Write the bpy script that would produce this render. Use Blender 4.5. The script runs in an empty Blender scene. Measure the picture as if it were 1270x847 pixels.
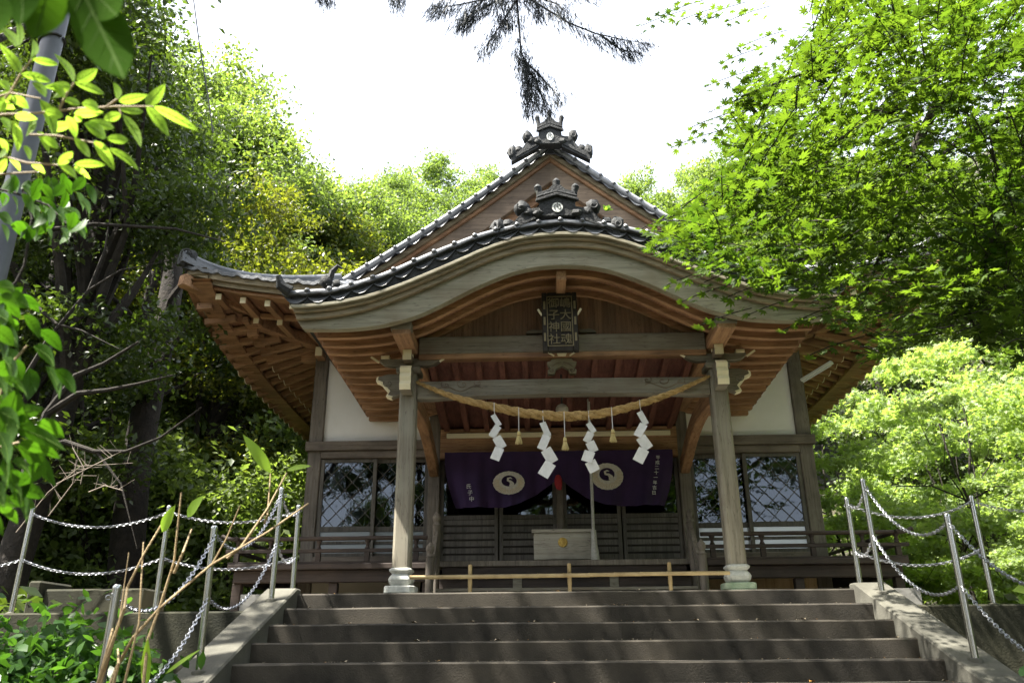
import bpy, math, random
import numpy as np
from mathutils import Vector, Matrix, noise as mnoise
R = math.radians
rnd = random.Random(7)
rng = np.random.default_rng(11)
scene = bpy.context.scene

# ------------------------------------------------------------------ camera
F_PX, W_PX, H_PX = 1000.0, 1270.0, 847.0
PITCH, YAW, ROLL = R(21.10), R(1.688), R(-0.448)
CAM = Vector((-0.321, 0.0, 0.0))
fw = Vector((-math.sin(YAW)*math.cos(PITCH), math.cos(YAW)*math.cos(PITCH), math.sin(PITCH)))
rt0 = Vector((math.cos(YAW), math.sin(YAW), 0)); up0 = rt0.cross(fw)
rt = rt0*math.cos(ROLL) + up0*math.sin(ROLL)
up = -rt0*math.sin(ROLL) + up0*math.cos(ROLL)
cam_data = bpy.data.cameras.new("camera")
cam = bpy.data.objects.new("camera", cam_data); scene.collection.objects.link(cam)
m = Matrix((rt, up, -fw)).transposed().to_4x4(); m.translation = CAM
cam.matrix_world = m
cam_data.sensor_width = 36; cam_data.lens = 36*F_PX/W_PX
cam_data.clip_start = 0.05; cam_data.clip_end = 1000
scene.camera = cam
cam_data.dof.use_dof = True; cam_data.dof.focus_distance = 9.5; cam_data.dof.aperture_fstop = 5.0

def at(px, py, Y):
    """real point at depth Y that was measured at this place in the photograph"""
    d = fw*F_PX + rt*(px-W_PX/2) + up*(H_PX/2-py)
    return CAM + d*(Y/d.y)

# ------------------------------------------------------------------ light
SUN_DIR = Vector((-0.46, -0.18, 0.87)).normalized()       # towards the sun
world = bpy.data.worlds.new("World"); scene.world = world; world.use_nodes = True
wn = world.node_tree; bg = wn.nodes["Background"]
sky = wn.nodes.new("ShaderNodeTexSky"); sky.sky_type = 'NISHITA'; sky.sun_disc = False
sky.sun_elevation = math.asin(SUN_DIR.z)
sky.sun_rotation = math.atan2(SUN_DIR.x, SUN_DIR.y)
sky.air_density = 1.0; sky.dust_density = 4.0; sky.ozone_density = 1.0
veil = wn.nodes.new("ShaderNodeMix"); veil.data_type = 'RGBA'; veil.inputs[0].default_value = .7
veil.inputs[7].default_value = (3.1, 3.2, 3.35, 1)          # thin bright cloud veil
wn.links.new(sky.outputs[0], veil.inputs[6]); wn.links.new(veil.outputs[2], bg.inputs[0]); bg.inputs[1].default_value = 0.15
sl = bpy.data.lights.new("sun", 'SUN'); sl.energy = 4.8; sl.angle = R(0.55); sl.color = (1.0, 0.95, 0.86)
sun = bpy.data.objects.new("sun", sl); scene.collection.objects.link(sun)
sun.rotation_euler = SUN_DIR.to_track_quat('Z', 'Y').to_euler()
vs = scene.view_settings
vs.view_transform = 'Standard'; vs.look = 'None'; vs.gamma = 1; vs.use_curve_mapping = False
vs.exposure = 2.3
cy = scene.cycles
cy.use_denoising = True; cy.max_bounces = 6; cy.diffuse_bounces = 4; cy.glossy_bounces = 3
cy.transmission_bounces = 3; cy.transparent_max_bounces = 8; cy.caustics_reflective = False; cy.caustics_refractive = False
cy.sample_clamp_indirect = 6

# ------------------------------------------------------------------ tagging
def tag(o, label=None, cat=None, group=None, kind=None):
    if label: o["label"] = label
    if cat: o["category"] = cat
    if group: o["group"] = group
    if kind: o["kind"] = kind
    return o
def empty(name, loc, label, cat, group=None, rz=0):
    o = bpy.data.objects.new(name, None); scene.collection.objects.link(o)
    o.location = loc; o.rotation_euler = (0, 0, rz); o.empty_display_size = .2
    return tag(o, label, cat, group)
def copy_tree(o, parent=None):
    c = o.copy(); scene.collection.objects.link(c); c.parent = parent
    for ch in [k for k in bpy.data.objects if k.parent == o]: copy_tree(ch, c)
    return c

# ------------------------------------------------------------------ materials
def nm(name):
    mt = bpy.data.materials.new(name); mt.use_nodes = True
    nt = mt.node_tree; return mt, nt, nt.nodes["Principled BSDF"]
def wood(name, c0, c1, axis='X', rough=.75, grain=1.0, stain=None, bump=.25):
    mt, nt, b = nm(name); N = nt.nodes; L = nt.links
    tc = N.new("ShaderNodeTexCoord"); mp = N.new("ShaderNodeMapping")
    s = {'X': (1.2, 26, 26), 'Y': (26, 1.2, 26), 'Z': (26, 26, 1.2)}[axis]
    mp.inputs["Scale"].default_value = [k*grain for k in s]
    n1 = N.new("ShaderNodeTexNoise"); n1.inputs["Scale"].default_value = 1; n1.inputs["Detail"].default_value = 6; n1.inputs["Roughness"].default_value = .65
    n2 = N.new("ShaderNodeTexNoise"); n2.inputs["Scale"].default_value = 2.3; n2.inputs["Detail"].default_value = 5
    ge = N.new("ShaderNodeNewGeometry")
    ad = N.new("ShaderNodeMath"); ad.operation = 'ADD'; rr = N.new("ShaderNodeMath"); rr.operation = 'MULTIPLY_ADD'
    L.new(tc.outputs["Object"], mp.inputs[0]); L.new(mp.outputs[0], n1.inputs[0]); L.new(tc.outputs["Object"], n2.inputs[0])
    rp = N.new("ShaderNodeValToRGB"); rp.color_ramp.elements[0].color = (*c0, 1); rp.color_ramp.elements[1].color = (*c1, 1)
    rp.color_ramp.elements[0].position = .34; rp.color_ramp.elements[1].position = .68
    rr.inputs[1].default_value = .22; L.new(ge.outputs["Random Per Island"], rr.inputs[0]); L.new(n1.outputs[0], rr.inputs[2])
    ad.operation = 'SUBTRACT'; ad.inputs[1].default_value = .11; L.new(rr.outputs[0], ad.inputs[0])
    L.new(ad.outputs[0], rp.inputs[0])
    mx = N.new("ShaderNodeMix"); mx.data_type = 'RGBA'
    r2 = N.new("ShaderNodeValToRGB"); r2.color_ramp.elements[0].position = .45; r2.color_ramp.elements[1].position = .72
    L.new(n2.outputs[0], r2.inputs[0])
    sc_ = stain if stain else [k*.55 for k in c0]
    mu = N.new("ShaderNodeMath"); mu.operation = 'MULTIPLY'; mu.inputs[1].default_value = .7
    L.new(r2.outputs[0], mu.inputs[0]); L.new(mu.outputs[0], mx.inputs[0])
    L.new(rp.outputs[0], mx.inputs[6]); mx.inputs[7].default_value = (*sc_, 1)
    m3 = N.new("ShaderNodeMapping"); m3.inputs["Scale"].default_value = [k*(.55 if k > 5 else .8) for k in s]; m3.inputs["Location"].default_value = (3.1, 1.7, 5.3)
    n3 = N.new("ShaderNodeTexNoise"); n3.inputs["Scale"].default_value = 1.6; n3.inputs["Detail"].default_value = 3; n3.inputs["Distortion"].default_value = .3
    L.new(tc.outputs["Object"], m3.inputs[0]); L.new(m3.outputs[0], n3.inputs[0])
    r3 = N.new("ShaderNodeValToRGB"); q3 = r3.color_ramp.elements; q3[0].position = .50; q3[0].color = (1, 1, 1, 1); q3[1].position = .535; q3[1].color = (1, 1, 1, 1); k3 = q3.new(.517); k3.color = (.42, .40, .38, 1)
    L.new(n3.outputs[0], r3.inputs[0]); m4 = N.new("ShaderNodeMix"); m4.data_type = 'RGBA'; m4.blend_type = 'MULTIPLY'; m4.inputs[0].default_value = .8
    L.new(mx.outputs[2], m4.inputs[6]); L.new(r3.outputs[0], m4.inputs[7])
    L.new(m4.outputs[2], b.inputs["Base Color"]); b.inputs["Roughness"].default_value = rough
    bp = N.new("ShaderNodeBump"); bp.inputs["Strength"].default_value = bump; bp.inputs["Distance"].default_value = .01
    L.new(n1.outputs[0], bp.inputs["Height"]); L.new(bp.outputs[0], b.inputs["Normal"])
    return mt
def mottled(name, c0, c1, scale=3, rough=.85, bump=.3, c2=None, metallic=0, detail=8, bscale=None, spec=.5):
    mt, nt, b = nm(name); N = nt.nodes; L = nt.links
    tc = N.new("ShaderNodeTexCoord")
    n1 = N.new("ShaderNodeTexNoise"); n1.inputs["Scale"].default_value = scale; n1.inputs["Detail"].default_value = detail; n1.inputs["Roughness"].default_value = .65
    L.new(tc.outputs["Object"], n1.inputs[0])
    rp = N.new("ShaderNodeValToRGB"); e = rp.color_ramp.elements
    e[0].color = (*c0, 1); e[1].color = (*c1, 1); e[0].position = .32; e[1].position = .66
    if c2: k = e.new(.8); k.color = (*c2, 1)
    L.new(n1.outputs[0], rp.inputs[0]); L.new(rp.outputs[0], b.inputs["Base Color"])
    b.inputs["Roughness"].default_value = rough; b.inputs["Metallic"].default_value = metallic
    b.inputs["Specular IOR Level"].default_value = spec
    n2 = N.new("ShaderNodeTexNoise"); n2.inputs["Scale"].default_value = bscale or scale*9; n2.inputs["Detail"].default_value = 6
    L.new(tc.outputs["Object"], n2.inputs[0])
    bp = N.new("ShaderNodeBump"); bp.inputs["Strength"].default_value = bump; bp.inputs["Distance"].default_value = .02
    L.new(n2.outputs[0], bp.inputs["Height"]); L.new(bp.outputs[0], b.inputs["Normal"])
    return mt
def plain(name, c, rough=.6, metallic=0, spec=.5):
    mt, nt, b = nm(name); b.inputs["Base Color"].default_value = (*c, 1)
    b.inputs["Roughness"].default_value = rough; b.inputs["Metallic"].default_value = metallic
    b.inputs["Specular IOR Level"].default_value = spec
    return mt
def leafmat(name, ca, cb, trans=.45, rough=.45, tcol=None, spec=.35):
    mt, nt, b = nm(name); N = nt.nodes; L = nt.links
    ge = N.new("ShaderNodeNewGeometry"); tc = N.new("ShaderNodeTexCoord")
    n1 = N.new("ShaderNodeTexNoise"); n1.inputs["Scale"].default_value = .9; n1.inputs["Detail"].default_value = 3
    L.new(tc.outputs["Object"], n1.inputs[0])
    ad = N.new("ShaderNodeMath"); ad.operation = 'MULTIPLY_ADD'; ad.inputs[1].default_value = .55
    sb = N.new("ShaderNodeMath"); sb.operation = 'MULTIPLY_ADD'; sb.inputs[1].default_value = 1.3; sb.inputs[2].default_value = -.40
    L.new(n1.outputs[0], sb.inputs[0])
    L.new(ge.outputs["Random Per Island"], ad.inputs[0]); L.new(sb.outputs[0], ad.inputs[2])
    rp = N.new("ShaderNodeValToRGB"); e = rp.color_ramp.elements
    e[0].color = (*ca, 1); e[1].color = (*cb, 1); e[0].position = .1; e[1].position = .9
    L.new(ad.outputs[0], rp.inputs[0]); L.new(rp.outputs[0], b.inputs["Base Color"])
    b.inputs["Roughness"].default_value = rough; b.inputs["Specular IOR Level"].default_value = spec
    tr = N.new("ShaderNodeBsdfTranslucent")
    hs = N.new("ShaderNodeMix"); hs.data_type = 'RGBA'; hs.blend_type = 'MULTIPLY'; hs.inputs[0].default_value = 1
    L.new(rp.outputs[0], hs.inputs[6]); hs.inputs[7].default_value = (*(tcol or (2.2, 2.4, .8)), 1)
    L.new(hs.outputs[2], tr.inputs[0])
    ms = N.new("ShaderNodeMixShader"); ms.inputs[0].default_value = trans
    L.new(b.outputs[0], ms.inputs[1]); L.new(tr.outputs[0], ms.inputs[2])
    L.new(ms.outputs[0], N["Material Output"].inputs[0])
    return mt

M = {}
GREY0, GREY1 = (.20, .205, .165), (.40, .40, .33)
M['barge'] = wood('weathered_green_wood', (.15, .14, .088), (.30, .28, .20), 'X', stain=(.17, .125, .07))
M['bargebrown'] = wood('weathered_brown_wood', (.13, .09, .05), (.29, .235, .145), 'X', stain=(.12, .12, .07))
M['pillar'] = wood('pillar_wood', (.095, .083, .060), (.225, .20, .15), 'Z', grain=.7, stain=(.27, .26, .20))
M['beam'] = wood('beam_wood', (.105, .094, .070), (.225, .205, .155), 'X', stain=(.13, .095, .06))
M['beambrown'] = wood('brown_beam_wood', (.12, .085, .055), (.27, .21, .15), 'X')
M['red_x'] = wood('rafter_wood', (.19, .092, .042), (.41, .235, .12), 'X', stain=(.14, .075, .04))
M['red_y'] = wood('rafter_wood_lengthwise', (.19, .092, .042), (.41, .235, .12), 'Y', stain=(.14, .075, .04))
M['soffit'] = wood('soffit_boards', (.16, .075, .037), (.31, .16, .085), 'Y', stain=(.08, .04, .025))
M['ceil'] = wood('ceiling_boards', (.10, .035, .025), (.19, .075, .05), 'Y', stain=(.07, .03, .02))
M['panel'] = wood('gable_planks', (.13, .072, .04), (.26, .15, .085), 'Z', stain=(.10, .09, .06))
M['gablewood'] = wood('rear_gable_wood', (.13, .09, .058), (.27, .195, .13), 'X')
M['post'] = wood('post_wood', (.09, .075, .058), (.20, .17, .135), 'Z')
M['postx'] = wood('rail_wood', (.09, .07, .052), (.19, .155, .12), 'X')
M['door'] = wood('door_wood', (.07, .063, .052), (.14, .126, .105), 'Z')
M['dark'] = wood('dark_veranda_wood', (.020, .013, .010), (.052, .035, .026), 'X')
M['endwood'] = plain('painted_end_grain', (.78, .70, .48), .7)
M['plaster'] = mottled('white_plaster', (.74, .72, .66), (.84, .82, .77), 1.0, .9, .05)
M['tile'] = mottled('roof_tile', (.05, .054, .06), (.15, .155, .165), 2.5, .34, .3, c2=(.26, .27, .24), bscale=40)
M['verge'] = mottled('weathered_sunlit_verge_tile', (.14, .145, .155), (.36, .365, .375), 2.5, .28, .2, c2=(.5, .5, .46), bscale=40)  # silvery weathered tile, lightened further to carry the sun's gleam along the verge
M['orn'] = mottled('ornament_tile', (.009, .010, .011), (.036, .038, .037), 5, .7, .5, c2=(.11, .115, .09), spec=.3)
M['crestw'] = plain('pale_crest', (.62, .63, .58), .7)
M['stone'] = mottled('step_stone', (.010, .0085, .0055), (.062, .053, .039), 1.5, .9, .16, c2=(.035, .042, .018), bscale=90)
M['mortar'] = plain('dark_joint', (.008, .007, .006), 1)
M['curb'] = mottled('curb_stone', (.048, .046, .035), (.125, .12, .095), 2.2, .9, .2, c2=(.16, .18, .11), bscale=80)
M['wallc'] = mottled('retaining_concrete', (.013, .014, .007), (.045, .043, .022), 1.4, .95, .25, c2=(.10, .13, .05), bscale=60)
M['soil'] = mottled('soil', (.025, .026, .015), (.06, .052, .032), 1.1, 1, .5, c2=(.035, .055, .018), bscale=14)
M['pave'] = mottled('paving', (.18, .175, .16), (.30, .29, .26), 1.8, .9, .3)
M['bounce_gravel'] = mottled('pale_bounce_gravel', (.30, .26, .20), (.46, .41, .33), 9, .95, .6, bscale=90)
M['steel'] = mottled('stainless_steel', (.50, .50, .48), (.60, .60, .58), 3, .22, .0, metallic=1)
M['chain'] = plain('galvanised_chain', (.40, .41, .44), .42, 1)
M['rope'] = mottled('straw_rope', (.26, .16, .05), (.52, .35, .14), 14, .9, .7, bscale=120)
M['straw'] = mottled('straw', (.50, .40, .16), (.72, .60, .30), 10, .8, .5, bscale=160)
M['paper'] = mottled('white_paper', (.58, .58, .57), (.68, .68, .67), 18, .85, .15)
M['bamboo'] = mottled('dry_bamboo', (.20, .14, .06), (.38, .29, .14), 5, .5, .1)
M['boxwood'] = wood('pale_box_wood', (.30, .27, .22), (.44, .41, .34), 'X')
M['gold'] = mottled('gold', (.45, .28, .06), (.70, .50, .14), 30, .4, .4, metallic=.6)
M['black'] = mottled('black_lacquer', (.016, .013, .010), (.04, .034, .026), 8, .75, .1, spec=.15)
M['goldtext'] = plain('dull_gold_letters', (.17, .135, .065), .7, .1)
M['purple'] = mottled('purple_cloth', (.018, .008, .038), (.036, .014, .062), 2, .9, .15, bscale=200)
M['thread'] = mottled('pale_gold_thread', (.52, .49, .44), (.70, .67, .60), 40, .9, .5)
M['redcloth'] = plain('red_cloth', (.28, .015, .02), .8)
M['granite'] = mottled('granite', (.30, .31, .29), (.45, .46, .42), 30, .8, .2)
M['mossgranite'] = mottled('mossy_granite', (.16, .22, .15), (.32, .38, .28), 8, .9, .3)
M['tan'] = wood('tan_boards', (.42, .28, .15), (.60, .43, .26), 'Z', stain=(.34, .22, .12))
M['cream'] = plain('cream_board', (.42, .38, .30), .8)
M['pole'] = mottled('grey_painted_steel', (.09, .10, .115), (.15, .16, .18), 2, .5, .05, metallic=.3)
M['cable'] = plain('black_cable', (.03, .03, .03), .6)
M['lampw'] = plain('white_lamp_housing', (.72, .73, .68), .5)
M['bark'] = mottled('bark', (.010, .008, .006), (.034, .027, .020), 6, .95, 1, bscale=25)
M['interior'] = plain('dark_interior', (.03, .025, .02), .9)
M['ropewhite'] = mottled('grey_rope', (.35, .34, .30), (.5, .49, .45), 40, .9, .5)
M['lf_dark'] = leafmat('dark_evergreen_leaves', (.020, .036, .008), (.060, .088, .020), .35, .38, spec=.4)
M['lf_mid'] = leafmat('mid_green_leaves', (.065, .098, .036), (.165, .21, .08), .45, .45)
M['lf_olive'] = leafmat('olive_new_leaves', (.032, .046, .010), (.15, .155, .028), .45, .4)
M['lf_bright'] = leafmat('bright_maple_leaves', (.13, .18, .078), (.27, .335, .155), .45, .5)
M['lf_maple'] = leafmat('maple_leaves', (.022, .052, .010), (.080, .130, .026), .52, .5, (2.2, 2.2, .6), .2)
M['lf_nandina'] = leafmat('nandina_leaves', (.16, .26, .05), (.25, .38, .085), .7, .5, (2.0, 2.1, .8), .05)
M['lf_big'] = leafmat('broad_green_leaves', (.024, .066, .010), (.050, .112, .018), .45, .5, (2.0, 2.3, .5), .15)
M['lf_vein'] = leafmat('leaf_veins', (.06, .115, .02), (.10, .17, .035), .4, .8, spec=.05)
M['lf_climb'] = leafmat('climber_leaves', (.020, .050, .008), (.04, .085, .014), .45, .9, (2.0, 2.2, .6), .0)
M['lf_shrub'] = leafmat('shrub_leaves', (.022, .062, .012), (.062, .13, .03), .38, .32)
M['lf_cedar'] = leafmat('hazed_cedar_leaves', (.09, .13, .045), (.20, .26, .11), .4, .6)  # paled so the leaf colour carries the slight distance haze
M['needle'] = leafmat('pine_needles', (.02, .03, .03), (.05, .06, .06), .25, .5, (1.2, 1.2, 1.6))
M['twigpale'] = mottled('pale_dead_twig', (.16, .13, .10), (.30, .25, .20), 12, .9, .2)
M['bark_dark'] = mottled('dark_limb_bark', (.010, .008, .006), (.034, .028, .02), 8, .95, .8)
M['drystem'] = mottled('dry_stem', (.22, .155, .075), (.42, .32, .17), 12, .7, .2)
def glass():
    mt, nt, b = nm('window_glass'); N = nt.nodes; L = nt.links
    fr = N.new("ShaderNodeFresnel"); fr.inputs[0].default_value = 1.62
    gl = N.new("ShaderNodeBsdfGlossy"); gl.inputs["Roughness"].default_value = .012; gl.inputs[0].default_value = (.78, .86, 1, 1)  # blue of the reflected sky put into the gloss tint
    tp = N.new("ShaderNodeBsdfTransparent"); tp.inputs[0].default_value = (.55, .56, .55, 1)
    tc = N.new("ShaderNodeTexCoord"); n = N.new("ShaderNodeTexNoise"); n.inputs["Scale"].default_value = 2.5
    bp = N.new("ShaderNodeBump"); bp.inputs["Strength"].default_value = .12; bp.inputs["Distance"].default_value = .02
    L.new(tc.outputs["Object"], n.inputs[0]); L.new(n.outputs[0], bp.inputs["Height"]); L.new(bp.outputs[0], gl.inputs["Normal"])
    ms = N.new("ShaderNodeMixShader"); L.new(fr.outputs[0], ms.inputs[0]); L.new(tp.outputs[0], ms.inputs[1]); L.new(gl.outputs[0], ms.inputs[2])
    L.new(ms.outputs[0], N["Material Output"].inputs[0]); return mt
M['glass'] = glass()

# ------------------------------------------------------------------ mesh builder
def wloc(o):
    v = Vector((0, 0, 0))
    while o is not None: v = v + o.location; o = o.parent
    return v
class MB:
    def __init__(s): s.v = []; s.f = []
    def add(s, vs, fs):
        k = len(s.v); s.v += [tuple(p) for p in vs]; s.f += [tuple(i+k for i in f) for f in fs]; return s
    def box(s, a, b):
        x0, y0, z0 = a; x1, y1, z1 = b
        return s.add([(x0,y0,z0),(x1,y0,z0),(x1,y1,z0),(x0,y1,z0),(x0,y0,z1),(x1,y0,z1),(x1,y1,z1),(x0,y1,z1)],
                     [(3,2,1,0),(4,5,6,7),(0,1,5,4),(1,2,6,5),(2,3,7,6),(3,0,4,7)])
    def bar(s, p, q, w, h, upv=(0,0,1)):
        p, q = Vector(p), Vector(q); d = (q-p).normalized(); u = Vector(upv)
        sd = d.cross(u)
        if sd.length < 1e-4: sd = d.cross(Vector((0,1,0)))
        sd.normalize(); u = sd.cross(d).normalized(); sd *= w/2; u *= h/2
        return s.add([p-sd-u, p+sd-u, p+sd+u, p-sd+u, q-sd-u, q+sd-u, q+sd+u, q-sd+u],
                     [(0,1,2,3),(7,6,5,4),(0,4,5,1),(1,5,6,2),(2,6,7,3),(3,7,4,0)])
    def sweep(s, pts, prof, side=None, closed_prof=True, cap=True):
        """profile (list of (a,b)) swept along pts; a along side vector, b along up"""
        n = len(prof); vs = []
        for i, p in enumerate(pts):
            p = Vector(p)
            for (a, b) in prof: vs.append(p + Vector(side)*a + Vector((0,0,1))*b)
        fs = []
        for i in range(len(pts)-1):
            for j in range(n): fs.append((i*n+j, i*n+(j+1) % n, (i+1)*n+(j+1) % n, (i+1)*n+j))
        if cap: fs.append(tuple(range(n))[::-1]); fs.append(tuple((len(pts)-1)*n+j for j in range(n)))
        return s.add(vs, fs)
    def tube(s, pts, r, n=8, cap=True):
        pts = [Vector(p) for p in pts]; rs = r if isinstance(r, (list, tuple)) else [r]*len(pts)
        vs = []; prev = None
        for i, p in enumerate(pts):
            d = (pts[min(i+1, len(pts)-1)] - pts[max(i-1, 0)]).normalized()
            if prev is None:
                a = d.cross(Vector((0,0,1)));
                if a.length < 1e-3: a = d.cross(Vector((1,0,0)))
            else: a = prev - d*prev.dot(d)
            a.normalize(); prev = a; b = d.cross(a)
            for j in range(n):
                t = 2*math.pi*j/n; vs.append(p + (a*math.cos(t)+b*math.sin(t))*rs[i])
        fs = [(i*n+j, i*n+(j+1) % n, (i+1)*n+(j+1) % n, (i+1)*n+j) for i in range(len(pts)-1) for j in range(n)]
        if cap: fs.append(tuple(range(n))[::-1]); fs.append(tuple((len(pts)-1)*n+j for j in range(n)))
        return s.add(vs, fs)
    def lathe(s, c, prof, n=16):
        c = Vector(c); vs = []
        for (r, z) in prof:
            for j in range(n):
                t = 2*math.pi*j/n; vs.append(c+Vector((r*math.cos(t), r*math.sin(t), z)))
        m_ = len(prof)
        fs = [(i*n+j, i*n+(j+1) % n, (i+1)*n+(j+1) % n, (i+1)*n+j) for i in range(m_-1) for j in range(n)]
        fs.append(tuple(range(n))[::-1]); fs.append(tuple((m_-1)*n+j for j in range(n)))
        return s.add(vs, fs)
    def ball(s, c, r, sq=(1,1,1), n=12, amp=0, seed=0):
        c = Vector(c); vs = [c+Vector((0,0,r*sq[2]))]; k = n//2
        for i in range(1, k):
            for j in range(n):
                a = math.pi*i/k; b = 2*math.pi*j/n
                d = Vector((math.sin(a)*math.cos(b), math.sin(a)*math.sin(b), math.cos(a)))
                q = r*(1+amp*mnoise.noise(d*2.5+Vector((seed, 0, 0))))
                vs.append(c+Vector((d.x*sq[0], d.y*sq[1], d.z*sq[2]))*q)
        vs.append(c-Vector((0,0,r*sq[2]))); fs = []
        for j in range(n): fs.append((0, 1+j, 1+(j+1) % n))
        for i in range(k-2):
            for j in range(n): fs.append((1+i*n+j, 1+(i+1)*n+j, 1+(i+1)*n+(j+1) % n, 1+i*n+(j+1) % n))
        o = 1+(k-2)*n
        for j in range(n): fs.append((o+j, len(vs)-1, o+(j+1) % n))
        return s.add(vs, fs)
    def prism(s, poly, y0, y1, plane='XZ'):
        """outline in XZ extruded along Y (or YZ along X, XY along Z)"""
        f = {'XZ': lambda a, b, t: (a, t, b), 'YZ': lambda a, b, t: (t, a, b), 'XY': lambda a, b, t: (a, b, t)}[plane]
        n = len(poly); vs = [f(a, b, y0) for a, b in poly]+[f(a, b, y1) for a, b in poly]
        fs = [tuple(range(n)), tuple(range(2*n-1, n-1, -1))]+[(i, i+n, (i+1) % n+n, (i+1) % n) for i in range(n)]
        return s.add(vs, fs)
    def build(s, name, mat, parent=None, smooth=False, bevel=0, off=None):
        me = bpy.data.meshes.new(name)
        o_ = off if off is not None else (wloc(parent) if parent else Vector((0,0,0)))
        me.from_pydata([(a-o_.x, b-o_.y, c-o_.z) for a, b, c in s.v], [], s.f)
        import bmesh
        bm = bmesh.new(); bm.from_mesh(me); bmesh.ops.recalc_face_normals(bm, faces=bm.faces[:]); bm.to_mesh(me); bm.free()
        me.materials.append(mat)
        if smooth:
            me.polygons.foreach_set("use_smooth", [True]*len(me.polygons))
        o = bpy.data.objects.new(name, me); scene.collection.objects.link(o)
        if parent: o.parent = parent
        if smooth:
            try: me.set_sharp_from_angle(angle=R(40))
            except Exception: pass
        if bevel:
            b = o.modifiers.new("bevel", 'BEVEL'); b.width = bevel; b.segments = 1; b.limit_method = 'ANGLE'
        return o
def fast(name, V, F, mat, parent=None, loc=None):
    """numpy triangles or quads -> object"""
    me = bpy.data.meshes.new(name); V = np.asarray(V, np.float32); F = np.asarray(F, np.int32); k = F.shape[1]
    if parent is not None and loc is None: V = V - np.array(wloc(parent), np.float32)
    me.vertices.add(len(V)); me.vertices.foreach_set("co", V.ravel())
    me.loops.add(F.size); me.loops.foreach_set("vertex_index", F.ravel())
    me.polygons.add(len(F)); me.polygons.foreach_set("loop_start", np.arange(0, F.size, k, dtype=np.int32))
    me.update(calc_edges=True); me.validate()
    me.materials.append(mat)
    o = bpy.data.objects.new(name, me); scene.collection.objects.link(o)
    if parent: o.parent = parent
    return o
def text_mb(mb, body, size, place, depth=.006):
    """letters as solid mesh; place maps (x,y,z) of the letter plane to the world"""
    cu = bpy.data.curves.new("t", 'FONT'); cu.body = body; cu.size = size; cu.extrude = depth; cu.align_x = 'CENTER'; cu.align_y = 'CENTER'
    cu.resolution_u = 3
    ob = bpy.data.objects.new("t", cu); scene.collection.objects.link(ob)
    dg = bpy.context.evaluated_depsgraph_get(); me = bpy.data.meshes.new_from_object(ob.evaluated_get(dg))
    mb.add([place(v.co) for v in me.vertices], [tuple(p.vertices) for p in me.polygons])
    bpy.data.objects.remove(ob); bpy.data.curves.remove(cu); bpy.data.meshes.remove(me)
# PART2
# ------------------------------------------------------------------ terrain
def terr(x, y):
    n = mnoise.noise(Vector((x*.25, y*.25, 0)))
    if y < 7.3:
        h = -1.55 + .95*min(1, max(0, (y-2.2)/4.6))*(1 if abs(x) > 2.72 else 1)
        h += max(0, abs(x)-7)*.28
        if abs(x) < 2.72: h = min(h, -1.55) if y < 2 else h - .35 if y > 2.5 else -1.55
    else:
        h = .31 + max(0, abs(x)-7.5)*.30 + max(0, y-19)*.62
    return h + n*(.04 if y < 7.3 or y < 19 else .6)*(1 if abs(x) > 3.4 else .0)
xs = sorted(set([round(-60+i*4, 2) for i in range(12)] + [round(-12+i*.6, 2) for i in range(41)] + [-2.72, 2.72] + [round(16+i*4, 2) for i in range(12)]))
ys = sorted(set([round(-60+i*5, 2) for i in range(12)] + [round(i*.6, 2) for i in range(12)] + [7.29, 7.31] + [round(7.8+i*.8, 2) for i in range(18)] + [round(23+i*4, 2) for i in range(18)]))
g = MB(); g.add([(x, y, terr(x, y)) for y in ys for x in xs],
    [(j*len(xs)+i, j*len(xs)+i+1, (j+1)*len(xs)+i+1, (j+1)*len(xs)+i) for j in range(len(ys)-1) for i in range(len(xs)-1)])
tag(g.build('ground', M['soil'], smooth=True), kind='structure')
pv = MB().box((-2.9, 7.22, .2), (2.9, 12.5, .488))
tag(pv.build('plaza', M['pave']), kind='structure')

gv = MB(); gv.box((2.95, 7.47, .2), (6.6, 12.2, .345)); gv.box((-4.3, 7.47, .2), (-2.95, 10.2, .345))  # unseen pale ground added to bounce sunlight up under the eaves
tag(gv.build('bounce_yard', M['bounce_gravel']), kind='structure')
# ------------------------------------------------------------------ stone stairs
RISE, TREAD, LAND_Y, LAND_Z, SX, SW = .1358, .351, 7.2, .488, -.029, 4.738
st = empty('stone_stairs', (0, 2.0, -1.55), 'broad dark stone stairway with sloping side curbs leading up to the shrine', 'stairs')
for i in range(15):
    y = LAND_Y - i*TREAD; z = LAND_Z - i*RISE
    b = MB(); x0, x1 = SX-SW/2+.0, SX+SW/2
    # worn nosing: many slices along x with small height noise
    n = 60; vs = []; 
    for k in range(n+1):
        x = x0+(x1-x0)*k/n; dz = .004*mnoise.noise(Vector((x*2.2, i*3.1, 0))); dy = .004*mnoise.noise(Vector((x*3, i*1.7, 5)))
        vs += [(x, y+dy, z-RISE-.01), (x, y+dy-.003, z-.012+dz), (x, y+.010+dy, z+dz), (x, y+TREAD+.004, z+.0)]
    fs = [(k*4+j, (k+1)*4+j, (k+1)*4+j+1, k*4+j+1) for k in range(n) for j in range(3)]
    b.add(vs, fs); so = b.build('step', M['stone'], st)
for s in (-1, 1):
    xi = SX + s*(SW/2) ; xo = xi + s*.27
    prof = [(LAND_Y+.10, LAND_Z+.045), (LAND_Y-.02, LAND_Z+.045), (LAND_Y-15*TREAD, LAND_Z-15*RISE+.055), (LAND_Y-15*TREAD-.2, LAND_Z-15*RISE+.03), (LAND_Y-15*TREAD-.2, -1.75), (LAND_Y+.10, -1.75)]
    MB().prism(prof, min(xi, xo), max(xi, xo), 'YZ').build('curb', M['curb'], st, bevel=.012)
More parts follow.
